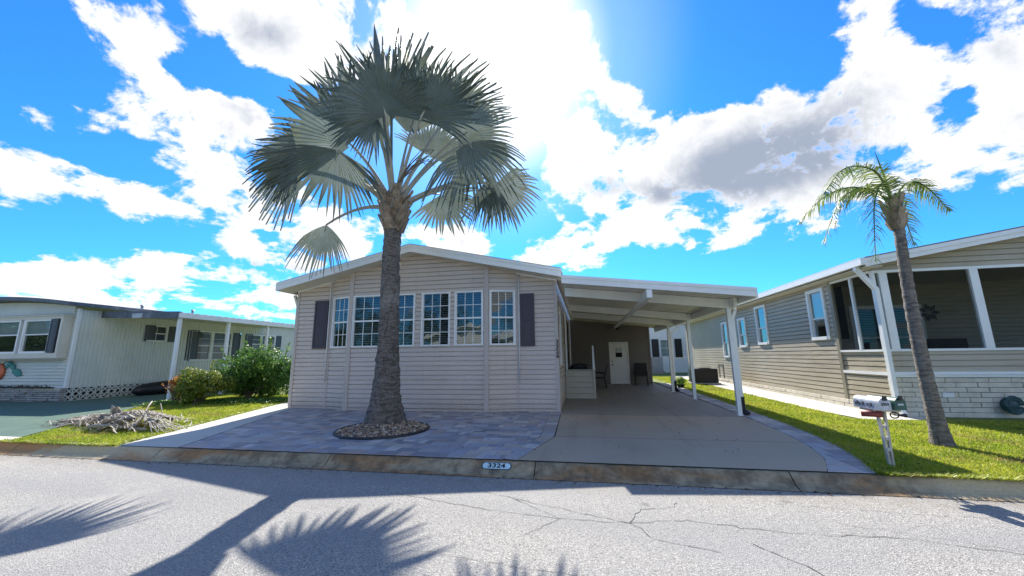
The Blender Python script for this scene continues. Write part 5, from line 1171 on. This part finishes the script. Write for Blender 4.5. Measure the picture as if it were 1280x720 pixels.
for _ in range(260): d = Vector((rg.gauss(0, 1), rg.gauss(0, 1), rg.gauss(.5, .8))).normalized(); leaf(b_, Vector((4.0, 17.6, .38)) + d * rg.uniform(.08, .26), d, .05, rg)
b_.build('foliage', 'bush', pp_)

# pile of cut, dried fronds on the left lawn
dbp = thing('dead_frond_pile', 'heap of dried grey palm fronds on the grass beside the left driveway', 'frond pile', (-10.3, 7.3, G))
rg = random.Random(21)
AX = Vector((-8.7, 6.7, 0)); BX = Vector((-11.4, 7.4, 0))          # the heap lies along this line
def mound(x, y):
    p = Vector((x, y, 0)); d = (BX - AX); t = max(0, min(1, (p - AX).dot(d) / d.length_squared)); q = AX + d * t; h = (.20 + .08 * math.sin(t * 5 + .6)) * math.sin(math.pi * (.12 + .8 * t)) ** .5
    return .15 + h * math.exp(-((p - q).length / .48) ** 2)
for k in range(13):                    # collapsed fans, draped over the heap
    t = k / 12; c = AX.lerp(BX, t) + Vector((rg.gauss(0, .12), rg.gauss(0, .15), 0)); a0 = R(rg.choice((-30, 150, 190, -10, 20, 170)) + rg.gauss(0, 25)); b = MB(); n = 26; L0 = rg.uniform(.8, 1.25)
    for i in range(n):
        a = a0 + R(rg.uniform(-38, 38)); L_ = L0 * rg.uniform(.7, 1.1); prev = None; w0 = rg.uniform(.012, .024); off_ = rg.uniform(.01, .07); wob = rg.gauss(0, .25)
        for m_ in range(7):
            u = m_ / 6; aa = a + wob * u; x, y = c.x + math.cos(aa) * L_ * u, c.y + math.sin(aa) * L_ * u * .7; zz = mound(x, y) + off_ * (1 - u) + .05 * math.sin(u * 3.1) * rg.random() + .012
            wv = Vector((-math.sin(aa), math.cos(aa), rg.uniform(-.5, .5))) * w0 * (1.15 - u); cur = (Vector((x, y, zz)) - wv, Vector((x, y, zz)) + wv)
            if prev: b.quad(prev[0], prev[1], cur[1], cur[0])
            prev = cur
    b.build('dead_frond', 'dead', dbp)
b_ = MB()
for _ in range(900):
    t = rg.random(); c = AX.lerp(BX, t); x, y = c.x + rg.gauss(0, .30), c.y + rg.gauss(0, .26); a = rg.gauss(2.5, .7); L_ = rg.uniform(.15, .6); prev = None
    for m_ in range(4):
        u = m_ / 3; xx, yy = x + math.cos(a + u * .3) * L_ * u, y + math.sin(a + u * .3) * L_ * u; p = Vector((xx, yy, mound(xx, yy) + .02 + .10 * math.sin(u * 3.1) * rg.random())); wv = Vector((-math.sin(a), math.cos(a), .3)) * .011 * (1.1 - u); cur = (p - wv, p + wv)
        if prev: b_.quad(prev[0], prev[1], cur[1], cur[0])
        prev = cur
so_ = b_.build('dry_strands', 'dead', dbp); so_['kind'] = 'stuff'
for pp3, r_ in ((((-10.2, 7.6, .55), (-9.8, 7.35, .62), (-9.55, 7.1, .55), (-9.2, 6.7, .2)), .022), (((-10.0, 7.7, .5), (-9.75, 7.5, .55), (-9.5, 7.4, .3)), .02), (((-11.9, 8.0, .2), (-11.0, 7.4, .5), (-10.2, 6.9, .55)), .035), (((-9.9, 6.3, .25), (-9.3, 6.25, .3), (-8.7, 6.5, .18)), .03)):
    b_ = MB(); b_.tube(pp3, r_, 6, flat=.5); b_.build('dry_stalk', 'dead', dbp)
b_ = MB(); b_.tube([(-11.0, 7.5, .30), (-10.7, 7.25, .38), (-10.3, 7.05, .40), (-9.9, 6.9, .36)], [.03, .12, .15, .04], 10, flat=.3); b_.build('leaf_sheath', 'boot', dbp)

# ================================================================== background trees, and unseen ones added across the street
def tree(c, h, r, label, seed, group=None, mid=.8):
    t = thing('broadleaf_tree', label, 'tree', (c[0], c[1], G), group); rg = random.Random(seed); b = MB(); top = Vector((c[0], c[1], h))
    b.tube([(c[0], c[1], .1), (c[0] + .1, c[1], h * .4), (c[0], c[1], h * .8)], [.25, .17, .06], 8)
    for _ in range(8):
        a = rg.random() * 6.28; b.tube([(c[0], c[1], h * .5), (c[0] + math.cos(a) * r * .7, c[1] + math.sin(a) * r * .7, h * rg.uniform(.65, .95))], [.08, .02], 6)
    b.build('trunk', 'bark', t); b = MB(); lob = []
    for _ in range(22):
        d = Vector((rg.gauss(0, 1), rg.gauss(0, 1), rg.gauss(0, .7))).normalized() * rg.uniform(.3, .9); lob.append((Vector((c[0] + d.x * r, c[1] + d.y * r, h * mid + d.z * r * .7)), r * rg.uniform(.2, .36)))
    for _ in range(5000):
        lc, lr = rg.choice(lob); d = Vector((rg.gauss(0, 1), rg.gauss(0, 1), rg.gauss(0, 1))).normalized(); leaf(b, lc + d * lr * rg.uniform(.6, 1.2), d, .16, rg)
    b.build('crown', 'tree', t)
tree((9.5, 52), 7.0, 2.6, 'dark tree rising behind the roof of the far white house', 31)
tree((-33, 40), 4.0, 2.6, 'distant low tree behind the long awning on the left', 32)
tree((-19.5, 44), 4.2, 2.8, 'distant tree behind the shrubs left of the taupe home', 33)
for k, (x, wd) in enumerate(((-70, 'sixth from the right end'), (-55, 'beyond the bend'), (-42, 'leftmost tall one'), (-30, 'far left'), (-20, 'left'), (-10, 'left of middle'), (0, 'middle'), (10, 'right'), (20, 'far right'))): tree((x, -30), 9.5, 5.5, 'unseen tree added behind the houses across the street, ' + wd, 40 + k, 'unseen trees added across the street', .6)  # unseen tree line added to keep bright sky out of the window reflections
for k, (x, y, wd) in enumerate(((-55, -13, 'nearest of the far left row'), (-63, -13, 'second of the far left row'), (-71, -14, 'third of the far left row'), (-80, -17, 'last of the far left row'))): tree((x, y), 9.5, 5.5, 'unseen tree added across the street, ' + wd, 60 + k, 'unseen trees added across the street', .45)  # unseen row added to darken the reflections in the mobile home's front windows
